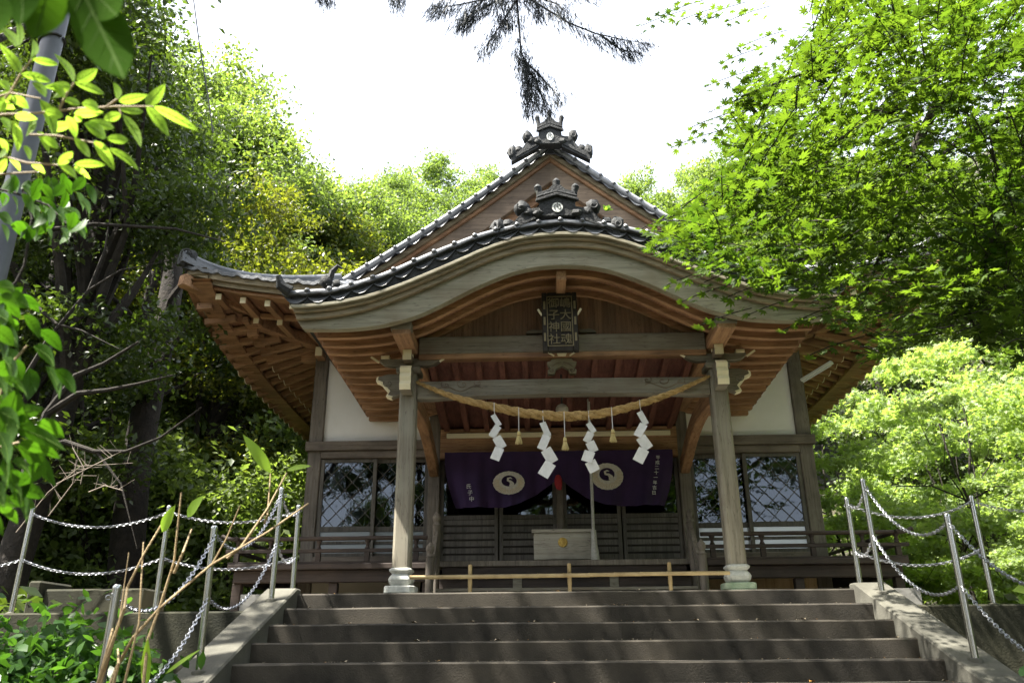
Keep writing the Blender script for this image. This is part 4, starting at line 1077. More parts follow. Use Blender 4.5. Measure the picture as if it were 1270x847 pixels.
tassel(.0, 2.085, 'largest straw tassel at the middle of the straw rope')
tassel(.53, 2.17, 'small straw tassel between the two right paper streamers')
# round globe behind the rope, bell rope
gp = at(697, 508, 9.9)
t = thing('globe', gp, 'round pale brown globe hanging behind the middle of the straw rope', 'globe')
b = MB(); b.ball(gp, .082, (1, 1, .95), 16); b.build('ball', M['cream'], t, smooth=True); MB().tube([gp+Vector((0, 0, .07)), (gp.x, gp.y, zc(gp.y)+.02)], .012, 8).build('stem', M['cable'], t)
t = thing('bell_rope', (.34, 10.62, 1.09), 'long grey bell rope with a white cloth end hanging beside the offering box', 'rope')
pa, pb = at(731, 530, 10.6), at(736, 660, 10.6); pt = pa+(pa-pb)*.45; pt.z = min(pt.z, zc(pt.y)+.03)
b = MB(); b.tube([pt, pa, pb], .020, 10)
for k in range(60):
    u = k/59; c_ = pt.lerp(pb, u); th = k*.9; b.ball(c_+Vector((math.cos(th), math.sin(th), 0))*.010, .013, (1, 1, 1.6), 6)
b.build('cord', M['ropewhite'], t, smooth=True)
pe = at(739, 702, 10.6); b = MB(); b.tube([pb+Vector((0, 0, .03)), pb.lerp(pe, .35), pb.lerp(pe, .45), pb.lerp(pe, .6), pe], [.035, .038, .042, .052, .058], 12); b.build('cloth_end', M['ropewhite'], t, smooth=True)
# offering box
t = thing('offering_box', (0, 11.0, 1.09), 'pale wooden offering box with a round gold crest on its front', 'box')
b = MB(); b.box((-.375, 10.82, 1.13), (.375, 11.18, 1.47)); b.build('body', M['boxwood'], t, bevel=.006)
b = MB()
b.box((-.40, 10.795, 1.471), (.40, 10.83, 1.515)); b.box((-.40, 11.17, 1.471), (.40, 11.205, 1.515)); b.box((-.40, 10.831, 1.471), (-.365, 11.169, 1.515)); b.box((.365, 10.831, 1.471), (.40, 11.169, 1.515)); b.build('rim', M['boxwood'], t, bevel=.004)
b = MB()
for k in range(9): b.bar((-.36, 10.85+k*.037, 1.48), (.36, 10.85+k*.037, 1.48), .014, .02)
b.build('grille', M['boxwood'], t)
b = MB(); b.box((-.36, 10.84, 1.09), (-.30, 11.16, 1.129)); b.box((.30, 10.84, 1.09), (.36, 11.16, 1.129)); b.build('foot', M['boxwood'], t)
b = MB(); n = 16
for k in range(n):
    a = 2*math.pi*k/n; b.ball((.005+.048*math.cos(a), 10.81, 1.345+.048*math.sin(a)), .017, (1, .5, 1), 8)
b.ball((.005, 10.81, 1.345), .045, (1, .35, 1), 14); b.build('gold_crest', M['gold'], t, smooth=True)
# bamboo rail
t = thing('bamboo_rail', (0, 8.8, LAND_Z), 'low dry bamboo rail across the porch between the two front pillars', 'rail')
b = MB(); pts = []; rs = []
xr = -1.68
while xr < 1.68:
    x2 = min(xr+.27, 1.68)
    for u, r_ in ((0, .0245), (.03, .0215), (.5, .0205), (.97, .0215)): pts.append((xr+(x2-xr)*u, 8.80, .757+.006*math.sin(xr*1.3))); rs.append(r_)
    xr += .27
b.tube(pts, rs, 10); b.build('pole', M['bamboo'], t, smooth=True)
for x in (-1.045, .005, 1.06):
    b = MB(); b.tube([(x, 8.84 if x else 8.85, .488), (x, 8.845, .66), (x, 8.845, .665), (x, 8.845, .88)], [.021, .021, .0235, .021], 10); b.build('post', M['bamboo'], t, smooth=True)
# fluorescent batten on the right eave
a_, c_ = at(994, 472, 11.35), at(1032, 449, 11.0)
t = thing('tube_lamp', a_.lerp(c_, .5), 'white tube lamp fixed under the right eave beside the corner post', 'lamp')
b = MB(); b.bar(a_, c_, .07, .045); b.build('housing', M['lampw'], t, bevel=.006); d = Vector((0, 0, -.035)); b = MB(); b.tube([a_.lerp(c_, .05)+d, a_.lerp(c_, .95)+d], .014, 8); b.build('tube', M['paper'], t, smooth=True)
# tufts of weed growing on the porch ornament
# PART4
# ------------------------------------------------------------------ foliage
def frames(n, bias, up_w):
    """random leaf frames; normals lean towards bias direction"""
    N = rng.normal(size=(n, 3)); N /= np.linalg.norm(N, axis=1, keepdims=True)
    N = N+np.asarray(bias)*up_w; N /= np.linalg.norm(N, axis=1, keepdims=True)
    T = rng.normal(size=(n, 3)); T -= (T*N).sum(1, keepdims=True)*N; T /= np.linalg.norm(T, axis=1, keepdims=True)
    return T, np.cross(N, T), N
TPL = {}
TPL['leaf'] = (np.array([(0, -.5, 0), (.26, -.05, .06), (0, .5, 0), (-.26, -.05, .06)]), np.array([(0, 1, 2), (0, 2, 3)]))
TPL['oval'] = (np.array([(0, -.5, 0), (.19, -.22, .04), (.22, .10, .05), (0, .5, 0), (-.22, .10, .05), (-.19, -.22, .04)]), np.array([(0, 1, 5), (1, 2, 5), (2, 4, 5), (2, 3, 4)]))
TPL['narrow'] = (np.array([(0, -.5, 0), (.14, -.05, .04), (0, .5, 0), (-.14, -.05, .04)]), np.array([(0, 1, 2), (0, 2, 3)]))
def star(lobes, rad, val, droop=.10):
    v = [(0, -.12, 0)]
    for i, (a, r) in enumerate(zip(lobes, rad)):
        t = R(90-a); w = .13*r
        if i:
            am = R(90-(a+lobes[i-1])/2); v.append((val*math.cos(am), val*math.sin(am)-.05, .02))
        v.append((r*.55*math.cos(t+.26), r*.55*math.sin(t+.26)-.05, -.02)); v.append((r*math.cos(t), r*math.sin(t)-.05, -droop*r)); v.append((r*.55*math.cos(t-.26), r*.55*math.sin(t-.26)-.05, -.02))
    n = len(v); return np.array(v), np.array([(0, i, i+1) for i in range(1, n-1)])
TPL['maple'] = star([-118, -72, -35, 0, 35, 72, 118], [.30, .46, .56, .62, .56, .46, .30], .17)
TPL['spray'] = star([-100, -50, 0, 50, 100], [.38, .5, .6, .5, .38], .20, .05)
def leaves(name, C, size, tpl, mat, parent, bias=(0, 0, 1), up_w=.8, frame=None):
    C = np.asarray(C, float); n = len(C); tv, tf = TPL[tpl]
    T, B, N = frame if frame else frames(n, bias, up_w)
    sz = np.asarray(size)*np.ones(n)*rng.uniform(.7, 1.25, n)
    V = C[:, None, :]+sz[:, None, None]*(tv[None, :, 0, None]*B[:, None, :]+tv[None, :, 1, None]*T[:, None, :]+tv[None, :, 2, None]*N[:, None, :])
    F = (tf[None]+np.arange(n)[:, None, None]*len(tv)).reshape(-1, 3)
    return fast(name, V.reshape(-1, 3), F, mat, parent)
def crown_points(lobes, ncl, per, cs, flat=.6, shell=.45):
    vol = np.array([l[3]*l[4]*l[5] for l in lobes])**.7; vol /= vol.sum(); cc = []
    for l, v in zip(lobes, vol):
        k = max(3, int(ncl*v)); d = rng.normal(size=(k, 3)); d /= np.linalg.norm(d, axis=1, keepdims=True)
        r = rng.uniform(0, 1, k)**shell*rng.uniform(.82, 1.12, k)
        cc.append(np.array(l[:3])+d*r[:, None]*np.array(l[3:]))
    cc = np.concatenate(cc); m_ = rng.uniform(.55, 1.3, len(cc))
    pts = np.repeat(cc, per, 0)+rng.normal(size=(len(cc)*per, 3))*np.array([1, 1, flat])*np.repeat(m_, per)[:, None]*cs
    return cc, pts
def pads(seed, n, R_, H0, H1, r0, r1, flat=.4, taper=.35):
    """many small billows filling a crown; returns lobes"""
    q = random.Random(seed); out = []
    for k in range(n):
        t = (k+.5)/n; h = H0+(H1-H0)*t; rr = R_*math.sin(math.pi*(.18+.74*t))**.6; a = k*2.4+q.uniform(-.4, .4); d = rr*q.uniform(.35, 1)
        r = q.uniform(r0, r1)*(1-taper*t); out.append((d*math.cos(a), d*math.sin(a), h+q.uniform(-.3, .3), r, r, r*flat))
    return out
# openings in the crowns that let the sun reach these places (point, radius)
GAPS = [((-2.6, 8.1, 3.75), 0.50), ((-1.6, 8.1, 4.1), 0.50), ((-.5, 8.1, 4.5), 0.50), ((.6, 8.1, 4.5), 0.40), ((1.6, 8.1, 4.1), 0.50), ((2.6, 8.1, 3.8), 0.50), ((-3.0, 11.3, 5.9), 0.60), ((-2.0, 11.3, 6.6), 0.60), ((-1.0, 11.3, 7.3), 0.60), ((.0, 11.3, 8.0), 0.50),
        ((1.2, 11.3, 7.3), 0.50), ((-3.7, 9.9, 4.7), 0.55), ((-2.4, 7.2, .42), 0.32), ((-1.25, 7.2, .40), 0.23), ((-.75, 7.2, .35), 0.25), ((.05, 7.0, .33), 0.22), ((-1.75, 6.9, .25), 0.17), ((-.25, 7.2, .42), 0.16), ((-.5, 4.9, -.4), 0.2), ((2.45, 6.9, .40), 0.29), ((-.75, 5.4, -.2), 0.20), ((-.1, 5.4, -.2), 0.12), ((2.5, 5.9, .0), 0.14), ((-2.55, 5.9, .0), 0.19), ((-2.6, 5.0, -.3), 0.14),
        ((-1.2, 1.25, .95), 0.40), ((-.95, 1.25, .8), 0.25), ((-1.75, 8.9, 1.05), 0.20), ((-2.95, 7.2, .30), 0.18), ((-3.4, 5.0, 0), 0.25), ((-1.5, 3.0, .3), 0.25), ((-1.45, 1.45, .45), 0.22), ((-4.9, 14, 2.2), .9), ((-5.7, 14.5, 3.0), .8), ((-7.5, 13.0, 2.0), .45), ((-6.3, 13.4, 1.2), .5), ((-8.6, 12.5, 3.2), .4), ((-7.2, 16.0, 9.5), 1.0), ((-6.2, 15.6, 7.8), .8)]
def sunlit(P_):
    keep = np.ones(len(P_), bool); sd = np.array(SUN_DIR)
    for q, r in GAPS:
        d = P_-np.array(q); a = d@sd; e = d-a[:, None]*sd; keep &= ~((a > 1.0) & ((e**2).sum(1) < r*r))
    return P_[keep]
def tree(name, lab, cat, loc, lobes, ncl, per, cs, leaf, mat, tr, tpl='leaf', group='trees around the shrine', limbs=10, flat=.6, up_w=.7, lean=(0, 0), bark='bark', shell=.45):
    """lobes are relative to the foot of the trunk"""
    loc = Vector(loc); o = empty(name, loc, lab, cat, group)
    L = [(l[0]+loc.x, l[1]+loc.y, l[2]+loc.z, l[3], l[4], l[5]) for l in lobes]
    cc, pts = crown_points(L, ncl, per, cs, flat, shell)
    leaves('crown', sunlit(pts), leaf, tpl, M[mat], o, up_w=up_w)
    top = max(l[2] for l in lobes); b = MB(); top *= .82; tp_ = [loc+Vector((lean[0]*t, lean[1]*t, top*t-.15))+Vector((.18*math.sin(t*5+loc.x), .14*math.cos(t*4+loc.y), 0)) for t in [q/8 for q in range(9)]]
    b.tube(tp_, [tr*(1.25 if q == 0 else 1)*(1-.085*q) for q in range(9)], 10)
    idx = rng.choice(len(cc), min(limbs, len(cc)), replace=False)
    for i in idx:
        e = Vector(cc[i]); t0 = rnd.uniform(.3, .75); j = int(t0*8); s_ = tp_[j]
        mid = s_.lerp(e, .5)+Vector((rnd.uniform(-.3, .3), rnd.uniform(-.3, .3), rnd.uniform(-.1, .4)))
        r0 = tr*.42; q1 = s_.lerp(mid, .5)+Vector((0, 0, .12)); q2 = mid.lerp(e, .5)-Vector((0, 0, .05))
        b.tube([s_, q1, mid, q2, e], [r0, r0*.75, r0*.5, r0*.3, r0*.12], 6)
    b.build('trunk', M[bark], o, smooth=True)
    return o
# big dark evergreen on the left, its limbs reaching towards the shrine
def lobeset(n, R_, H0, H1, r0, r1, seed):
    q = random.Random(seed); return [(q.uniform(-R_, R_), q.uniform(-R_, R_), q.uniform(H0, H1), q.uniform(r0, r1), q.uniform(r0, r1), q.uniform(r0, r1)*.75) for _ in range(n)]
T0 = tree('evergreen_tree', 'tall dark evergreen with long crooked limbs left of the shrine roof', 'tree', (-7.1, 10.6, terr(-7.1, 10.6)),
     [(.1, -.3, 7.7, 1.5, 1.6, 1.2), (-.9, .2, 9.3, 1.8, 1.6, 1.4), (-.3, .5, 9.4, 1.1, 1.3, 1.1), (-.6, .3, 5.9, 1.8, 1.6, 1.0), (1.1, .2, 6.2, 1.3, 1.3, .8), (-1.3, 0, 11.0, 1.3, 1.4, 1.2), (-2.2, 0, 7.4, 1.5, 1.5, 1.4), (.7, .2, 3.9, 1.5, 1.3, .6), (-1.5, .3, 4.0, 1.6, 1.3, .7), (-.2, .4, 2.4, 1.7, 1.2, .5), (.2, -1.9, 8.2, 1.3, 1.2, .9)],
     470, 110, .27, .11, 'lf_dark', .24, limbs=26, up_w=.6)
b = MB()
for pl, r in (([(20, 640), (40, 560), (58, 513), (94, 466), (129, 451), (172, 424)], .075), ([(60, 512), (97, 488), (132, 484), (171, 476), (215, 465)], .05), ([(40, 560), (80, 548), (117, 560), (156, 560), (200, 542), (250, 505)], .045), ([(45, 380), (70, 402), (101, 410), (148, 433)], .03), ([(-10, 330), (16, 291), (60, 285), (119, 278), (218, 284), (280, 300)], .05), ([(30, 470), (60, 420), (110, 360), (130, 310), (138, 260)], .035), ([(110, 360), (150, 335), (205, 325)], .02), ([(120, 560), (150, 600), (170, 680)], .02)):
    pts = [at(x, y, 9.6) for x, y in pl]; b.tube(pts, [r*(1-.8*i/(len(pts)-1)) for i in range(len(pts))], 8)
b.build('limb', M['bark_dark'], T0, smooth=True)
SHT = tree('evergreen_tree', 'broad evergreen left of the stairs, mostly out of view, crown shaped to cast dappled shade', 'tree', (-6.8, 3.9, terr(-6.8, 3.9)),
     [(1.9, -.3, 9.3, 2.0, 2.2, 1.0), (.2, .6, 9.6, 1.7, 1.8, 1.0), (2.7, 1.7, 9.6, 1.6, 1.4, .9), (.6, -1.8, 9.4, 1.8, 1.6, 1.0), (1.0, 2.9, 9.6, 1.5, 1.3, .9), (3.9, .2, 9.9, 1.3, 1.2, .7), (1.3, 3.5, 10.1, 1.3, 1.3, .8), (.2, 4.4, 10.0, 1.2, 1.2, .8)],
     290, 62, .30, .13, 'lf_dark', .26, limbs=20)  # out-of-view crown placed and shaped to shade the stairs and pillars
for x, y, lab, rz in ((-2.2, -4.2, 'unseen broad evergreen added above the viewer to shade the porch from open sky', 0.0), (2.6, -1.8, 'unseen broad evergreen added above the right stair foot to darken the porch', 1.4)):  # unseen crowns added to cut the skylight on the porch front
    o = copy_tree(SHT); o.location = (x, y, -1.75); o.rotation_euler.z = rz; o['label'] = lab
# prototypes for the wood
def proto_bright(loc, lab, seed, sc=1, mat='lf_mid', leaf=.16, n=190):
    ls = [tuple(v*sc for v in l) for l in pads(seed, 46, 3.4, 4.0, 12.4, 1.15, 1.65, .75, .2)]
    return tree('broadleaf_tree', lab, 'tree', loc, ls, n+420, 150, .26*sc, leaf*sc*.85, mat, .22*sc, limbs=10)
def g_(x, y, dz=-.2): return (x, y, terr(x, y)+dz)
A = proto_bright(g_(-9.3, 20.5), 'round bright green tree rising highest behind the dark evergreen', 3, 1.12, 'lf_mid')
O = tree('broadleaf_tree', 'yellow-tipped evergreen left of the roof with sunlit olive top', 'tree', g_(-7.3, 16.2), [(.3, -.2, 9.0, 1.9, 1.6, 1.3), (1.6, -.2, 7.3, 1.6, 1.5, 1.1), (-1.4, .2, 7.8, 1.7, 1.6, 1.5), (.4, .2, 5.6, 2.2, 1.8, 1.3), (2.3, 0, 5.6, 1.3, 1.2, 1.0), (-.2, 0, 3.5, 2.2, 1.6, 1.0)], 320, 150, .30, .115, 'lf_olive', .2, limbs=10)
O2 = tree('broadleaf_tree', 'small olive-brown crown between the roof slope and the conifers', 'tree', g_(-6.6, 21), [(.6, 0, 9.2, 1.5, 1.4, 1.8), (1.6, 0, 7.6, 1.7, 1.5, 1.5), (-.5, 0, 7.0, 1.7, 1.6, 1.6), (.6, .2, 5, 2, 1.5, 1.3)], 260, 140, .30, .12, 'lf_olive', .18, limbs=8)
def conifer(loc, lab, H=13.5, seed=0):
    q = random.Random(seed); ls = []
    for k in range(32):
        t = k/31; h = H*(.36+.63*t); r = (1-t)*2.2+.45; a = q.uniform(0, 6.28)
        ls.append((r*.65*math.cos(a), r*.65*math.sin(a), h, .95*r*.7+.2, .95*r*.7+.2, .5))
    return tree('conifer_tree', lab, 'tree', loc, ls, 420, 110, .25, .15, 'lf_cedar', .2, tpl='spray', limbs=16, flat=.55, group='trees around the shrine')
Cn = conifer(g_(-4.1, 28), 'loose pale green conifer just left of the gable roof', 13.6, 1)
Cn2 = conifer(g_(4.0, 28.5), 'pale conifer to the right of the gable peak', 12.2, 4)
def again(src, x, y, lab, rz, sc, scz=None, dz=-.2):
    o = copy_tree(src); o.location = g_(x, y, dz); o.rotation_euler.z = rz; o.scale = (sc, sc, scz or sc); o['label'] = lab; return o
again(Cn, -1.9, 30, 'pale conifer partly hidden behind the left roof slope', 2.1, .93)
again(Cn, -6.0, 30, 'pale conifer between the olive crown and the tall conifer', 4.0, .95)
again(Cn2, 6.6, 30, 'far conifer seen through the maple sprays right of the gable', 1.2, 1.02)
again(A, -8.0, 25, 'bright green tree on the slope left of the conifers', 1.3, .76)
again(A, -12.5, 24, 'bright tree far up the left slope behind the dark evergreen', 2.6, 1.1)
again(A, 10.5, 24, 'bright tree on the right slope behind the maple branches', .7, .8)
again(Cn, 13, 22, 'conifer on the right slope behind the maple branches', .9, .8)
D1 = tree('evergreen_tree', 'dark evergreen deep in the left wood behind the crooked limbs', 'tree', g_(-9.8, 14.2), pads(9, 34, 3.6, 1.8, 12.2, 1.0, 1.5, .5), 440, 110, .26, .14, 'lf_dark', .28, limbs=14)
again(Cn, -5.5, 27.0, 'loose pale conifer filling the skyline left of the tallest conifer', 1.1, .93)
again(Cn, -2.7, 27.6, 'loose pale conifer close against the left roof slope', 5.0, .90)
again(Cn2, -6.9, 29.5, 'far conifer between the bright dome and the conifers', 2.4, 1.0)
again(Cn2, 5.2, 27.0, 'far conifer low behind the right roof slope', 3.3, .92)
again(A, -6.2, 24.0, 'green tree filling the dip between the bright dome and the conifers', 4.6, .80)
again(A, -7.6, 23.0, 'green tree just right of the bright dome on the slope', 2.0, .84)
again(A, -6.4, 25.5, 'green tree on the slope just left of the tall conifer', 3.3, .6)
again(A, -11.2, 27, 'green tree up the slope behind the highest bright tree', 5.3, .84)
again(D1, -13.2, 12.0, 'dark evergreen at the far left edge of the view', 2.0, 1.05)
again(D1, -11.6, 18.5, 'dark evergreen behind the left wood, half hidden', 4.1, 1.1)
again(D1, -7.6, 19.0, 'dark evergreen right behind the left eave of the shrine', 5.2, .85)
again(D1, -15.0, 17.0, 'dark evergreen on the left slope beyond the far left tree', 3.0, 1.15)
again(D1, 9.2, 20.5, 'dark evergreen standing behind the bright maples on the right', 1.4, .68)
again(D1, 13.0, 17.0, 'dark evergreen at the far right behind the bright maples', 2.9, .85)
# understorey bushes on the left
def bush(name, lab, loc, lobes, n, per, cs, leaf, mat, tpl='leaf', group='bushes', flat=.6, up_w=.8, limbs=8, tr=.05):
    return tree(name, lab, 'bush', loc, lobes, n, per, cs, leaf, mat, tr, tpl, group, limbs, flat, up_w)
U = bush('understorey_bush', 'sunlit bush behind the left corner of the veranda', g_(-5.6, 14.2, -.05), [(.2, 0, 1.4, 1.2, 1.2, .9), (-.8, .3, 2.4, 1.2, 1.1, .9), (.9, .5, 2.6, 1.0, 1.0, .9), (-.2, 0, .5, 1.5, 1.2, .5)], 150, 70, .24, .14, 'lf_mid')
for x, y, lab, rz, sc in ((-7.7, 13.4, 'mid green bush below the crooked evergreen limbs', 1, 1.1), (-9.8, 11.6, 'leafy bush at the left edge behind the chains', 2.2, 1.1), (-6.6, 17.0, 'tall leafy bush in the gap under the left eave', 3.1, 1.35), (-9.2, 16.8, 'shaded bush between dark trunks in the left wood', 4.0, 1.3), (-12.0, 14.5, 'shaded bush far left between dark trunks', 5.1, 1.4)):
    again(U, x, y, lab, rz, sc, dz=-.05)
# old trunks standing in the left wood
for i, (x, y, r, h, lab) in enumerate(((-6.9, 13.0, .30, 8, 'thick dark trunk behind the left chains'), (-8.5, 12.2, .14, 8, 'slim dark trunk left of the thick one'), (-8.2, 15.0, .17, 9, 'slim straight trunk deep in the left wood'))):
    p = g_(x, y, -.3); pts = [Vector(p)+Vector((.10*math.sin(k*1.3+i), .1*math.cos(k*1.7), h*k/9)) for k in range(10)]
    b = MB(); b.tube(pts, [r*(1.3 if k == 0 else 1-.05*k) for k in range(10)], 12)
    for k in (3, 5, 6, 8): b.tube([pts[k], pts[k]+Vector((rnd.uniform(-.6, .6), -.3, .4)), pts[k]+Vector((rnd.uniform(-1.4, 1.4), -.5, 1.1))], [r*.4, r*.25, .01], 6)
    o = empty('tree_trunk', p, lab, 'tree', 'trunks in the left wood'); b.build('trunk', M['bark'], o, smooth=True)
# bright young maples on the right
RS = tree('young_maple', 'bright young maple beside the right end of the veranda', 'tree', g_(6.2, 12.6, -.1),
     pads(5, 30, 1.7, .4, 3.9, .42, .75, .22, .2),
     260, 50, .13, .115, 'lf_bright', .035, 'spray', 'young maples right of the shrine', 9, .45, 1.0)
for x, y, lab, rz, sc in ((8.6, 12.2, 'bright young maple at the right edge behind the chains', 1.1, 1.0), (7.4, 14.8, 'taller bright maple behind the first one on the right', 2.3, 1.3), (9.9, 14.6, 'bright maple at the far right edge of the view', 3.6, 1.25), (5.6, 16.2, 'bright maple seen past the right rear of the shrine', 4.4, 1.2), (8.4, 17.6, 'bright maple highest up the right slope', 5.2, 1.35), (6.9, 10.0, 'low bright maple just behind the right retaining wall', .5, .62), (5.4, 8.7, 'lowest bright maple directly behind the right wall post', 2.5, .42), (7.0, 8.4, 'small bright maple behind the wall at the right edge', 1.9, .5), (5.9, 9.9, 'small bright maple between the veranda corner and the wall', 4.9, .55), (8.9, 9.6, 'bright maple bush at the right edge above the wall', 3.3, .7)):
    again(RS, x, y, lab, rz, sc, dz=-.1)
# bushes at the foot of both retaining walls
SB = bush('glossy_bush', 'glossy dark green bush at the foot of the left wall behind dry stalks', (-3.45, 5.0, -.92), [(0, 0, .80, .75, .6, .38), (.35, .1, .62, .40, .5, .35), (-.9, .2, .75, .7, .6, .38), (0, 0, .35, 1.2, .6, .4)], 170, 46, .13, .10, 'lf_shrub', tpl='oval', group='glossy bushes beside the stairs', tr=.02)
o = copy_tree(SB); o.location = (3.75, 5.35, -1.02); o.rotation_euler.z = 2.5; o['label'] = 'glossy green bush at the foot of the right wall beside the sloping curb'
o = copy_tree(SB); o.location = (-5.3, 5.6, -.95); o.rotation_euler.z = 1.2; o['label'] = 'glossy green bush at the lower left edge of the view'
# trees behind the viewer, seen mirrored in the windows
for x, y, lab, rz, sc in ((-5.5, -12, 'dark evergreen behind the viewer, mirrored in the left windows', 1, 1.0), (5.5, -19, 'dark evergreen behind the viewer, mirrored in the right windows', 2, 1.0), (-12, -10, 'dark evergreen behind the viewer on the left', 3, 1.1), (15, -13, 'dark evergreen behind the viewer on the right', 4, 1.1)):
    o = copy_tree(D1); o.location = (x, y, -1.7); o.rotation_euler.z = rz; o.scale = (sc, sc, sc*1.15); o['label'] = lab
for k, (src, x, y, lab, sc) in enumerate(((D1, 0.5, -11.0, 'unseen dark evergreen blocking low sky directly behind the viewer', .9), (D1, -12.5, -5.5, 'unseen dark evergreen blocking low sky to the left of the viewer', 1.15), (D1, 14.5, -4.0, 'unseen dark evergreen blocking low sky to the right of the viewer', 1.1), (D1, 10.5, 2.8, 'unseen dark evergreen blocking low sky right of the stairs beyond the big maple', 1.0), (A, 10.8, 7.4, 'unseen green tree blocking low sky right of the stairs beyond the maple trunk', .9))):  # unseen trees added around the viewer to block low sky and darken the shrine
    o = copy_tree(src); o.location = (x, y, -1.7); o.rotation_euler.z = k*1.3; o.scale = (sc, sc, sc); o['label'] = lab
again(A, 15.5, 19, 'broad green tree at the far right high on the slope', 2.2, .9)
again(A, 7.5, 26, 'green tree on the slope behind the right roof slope', 1.9, .9)
again(D1, 17, 13, 'dark evergreen beyond the right edge of the view', 1.9, 1.0)
again(A, -16.5, 22, 'green tree high on the left slope at the edge of the view', 4.2, 1.2)
# ------------------------------------------------------------------ overhanging maple, right
MP = empty('maple_tree', (6.6, 5.4, terr(6.6, 5.4)), 'large green maple arching in from the right over the porch roof', 'tree')
poly = [(1010, -60), (1000, 35), (935, 85), (905, 112), (885, 150), (893, 190), (868, 232), (822, 262), (803, 285), (815, 305), (850, 318), (905, 330), (950, 352), (1000, 362), (1035, 380), (1080, 442), (1125, 412), (1180, 398), (1230, 420), (1300, 448), (1340, 430), (1340, -60)]
def inside(x, y):
    c = False; n = len(poly)
    for i in range(n):
        (x1, y1), (x2, y2) = poly[i], poly[i-1]
        if (y1 > y) != (y2 > y) and x < (x2-x1)*(y-y1)/(y2-y1)+x1: c = not c
    return c
b = MB(); hub = Vector((5.6, 5.6, 4.2))
b.tube([(6.6, 5.4, terr(6.6, 5.4)-.2), (6.5, 5.5, .5), (6.2, 5.5, 2.4), hub], [.17, .14, .12, .10], 10)
brs = []
for pl, Y in (([(1300, 55), (1270, 63), (1170, 109), (1110, 132), (1018, 152), (930, 175)], 5.2), ([(1170, 114), (1127, 198), (1085, 260), (1020, 310), (940, 345)], 5.0), ([(1320, 120), (1270, 135), (1196, 168), (1130, 230), (1090, 320), (1060, 400)], 5.6), ([(1110, 132), (1071, 158), (998, 198), (930, 240), (850, 290)], 4.8), ([(1300, 250), (1240, 300), (1170, 330), (1100, 390)], 5.6), ([(1300, -20), (1180, 10), (1080, 40), (1000, 90), (920, 120)], 5.0), ([(1320, 180), (1260, 230), (1220, 330), (1200, 390)], 4.6)):
    pts = [at(x, y, Y+.25*math.sin(i*1.1)) for i, (x, y) in enumerate(pl)]; brs.append(pts)
    st_ = [hub, hub.lerp(pts[0], .5)+Vector((0, 0, .2))] if pl[0][0] > 1250 else []
    al = st_+pts; b.tube(al, [.036*(1-.85*i/(len(al)-1))+.003 for i in range(len(al))], 6)
C, T_, B_, N_, twg = [], [], [], [], []
def spray(p, d, n, ln):
    side = Vector((0, 0, 1)).cross(d).normalized(); pts = []
    for k in range(n):
        t = (k+1)/n; q = p+d*ln*t-Vector((0, 0, .14*ln*t*t)); sgn = 1 if k % 2 else -1
        off = side*sgn*rnd.uniform(.02, .055)*(1.25-t*.6); c_ = q+off+Vector((rnd.uniform(-.01, .01), rnd.uniform(-.01, .01), rnd.uniform(-.03, .0)))
        nn = Vector((rnd.gauss(0, .5), rnd.gauss(0, .5)-.15, 1)).normalized(); tt = (d*.7+side*sgn*.8+Vector((0, 0, -.35))+Vector((rnd.uniform(-.3, .3), rnd.uniform(-.3, .3), rnd.uniform(-.3, .1))))
        tt = (tt-nn*tt.dot(nn)).normalized(); bb = nn.cross(tt)
        C.append(c_); T_.append(tt); B_.append(bb); N_.append(nn); pts.append(q)
    twg.append([p]+pts[::3]+[pts[-1]])
def near_branch(p): return min((q for br in brs for q in br), key=lambda q: (q-p).length_squared)
cnt = 0
while cnt < 2150:
    x, y = rnd.uniform(795, 1335), rnd.uniform(-60, 462)
    if not inside(x, y): continue
    Y = rnd.uniform(3.5, 7.8); p = at(x, y, Y); nb = near_branch(p)
    d = (p-nb); d.z *= .4
    if d.length < .05: d = Vector((-1, .2, 0))
    d = (d.normalized()+Vector((-.35, rnd.uniform(-.4, .4), -.05))).normalized()
    ln = rnd.uniform(.28, .5); spray(p-d*ln*.9, d, rnd.randint(9, 14), ln); cnt += 1
for x, y, dx in ((838, 175, -1), (862, 150, -1), (880, 100, -1), (900, 70, -1), (925, 50, -1), (875, 15, -1), (845, 20, -1), (825, 12, -1), (800, 25, -1), (812, 300, -1), (800, 275, -1), (872, 395, -1), (830, 345, -1), (850, 365, -1), (905, 20, -1), (905, 360, -1), (935, 380, -1), (975, 400, -1), (1010, 430, -1), (1045, 400, -1), (1000, 385, -1), (1075, 440, -1), (950, 345, -1), (1110, 420, -1), (880, 340, -1), (1150, 400, -1), (1220, 425, -1), (1260, 440, -1)):
    p = at(x, y, 4.6); d = Vector((-.9, .1, -.15)).normalized(); spray(p-d*.3, d, 10, .34)
for t in twg: b.tube(t, [.0035]*(len(t)-1)+[.0015], 4, False)
b.build('trunk', M['bark'], MP, smooth=True)
fr_ = (np.array(T_), np.array(B_), np.array(N_)); leaves('crown', np.array(C), .084, 'maple', M['lf_maple'], MP, frame=fr_)
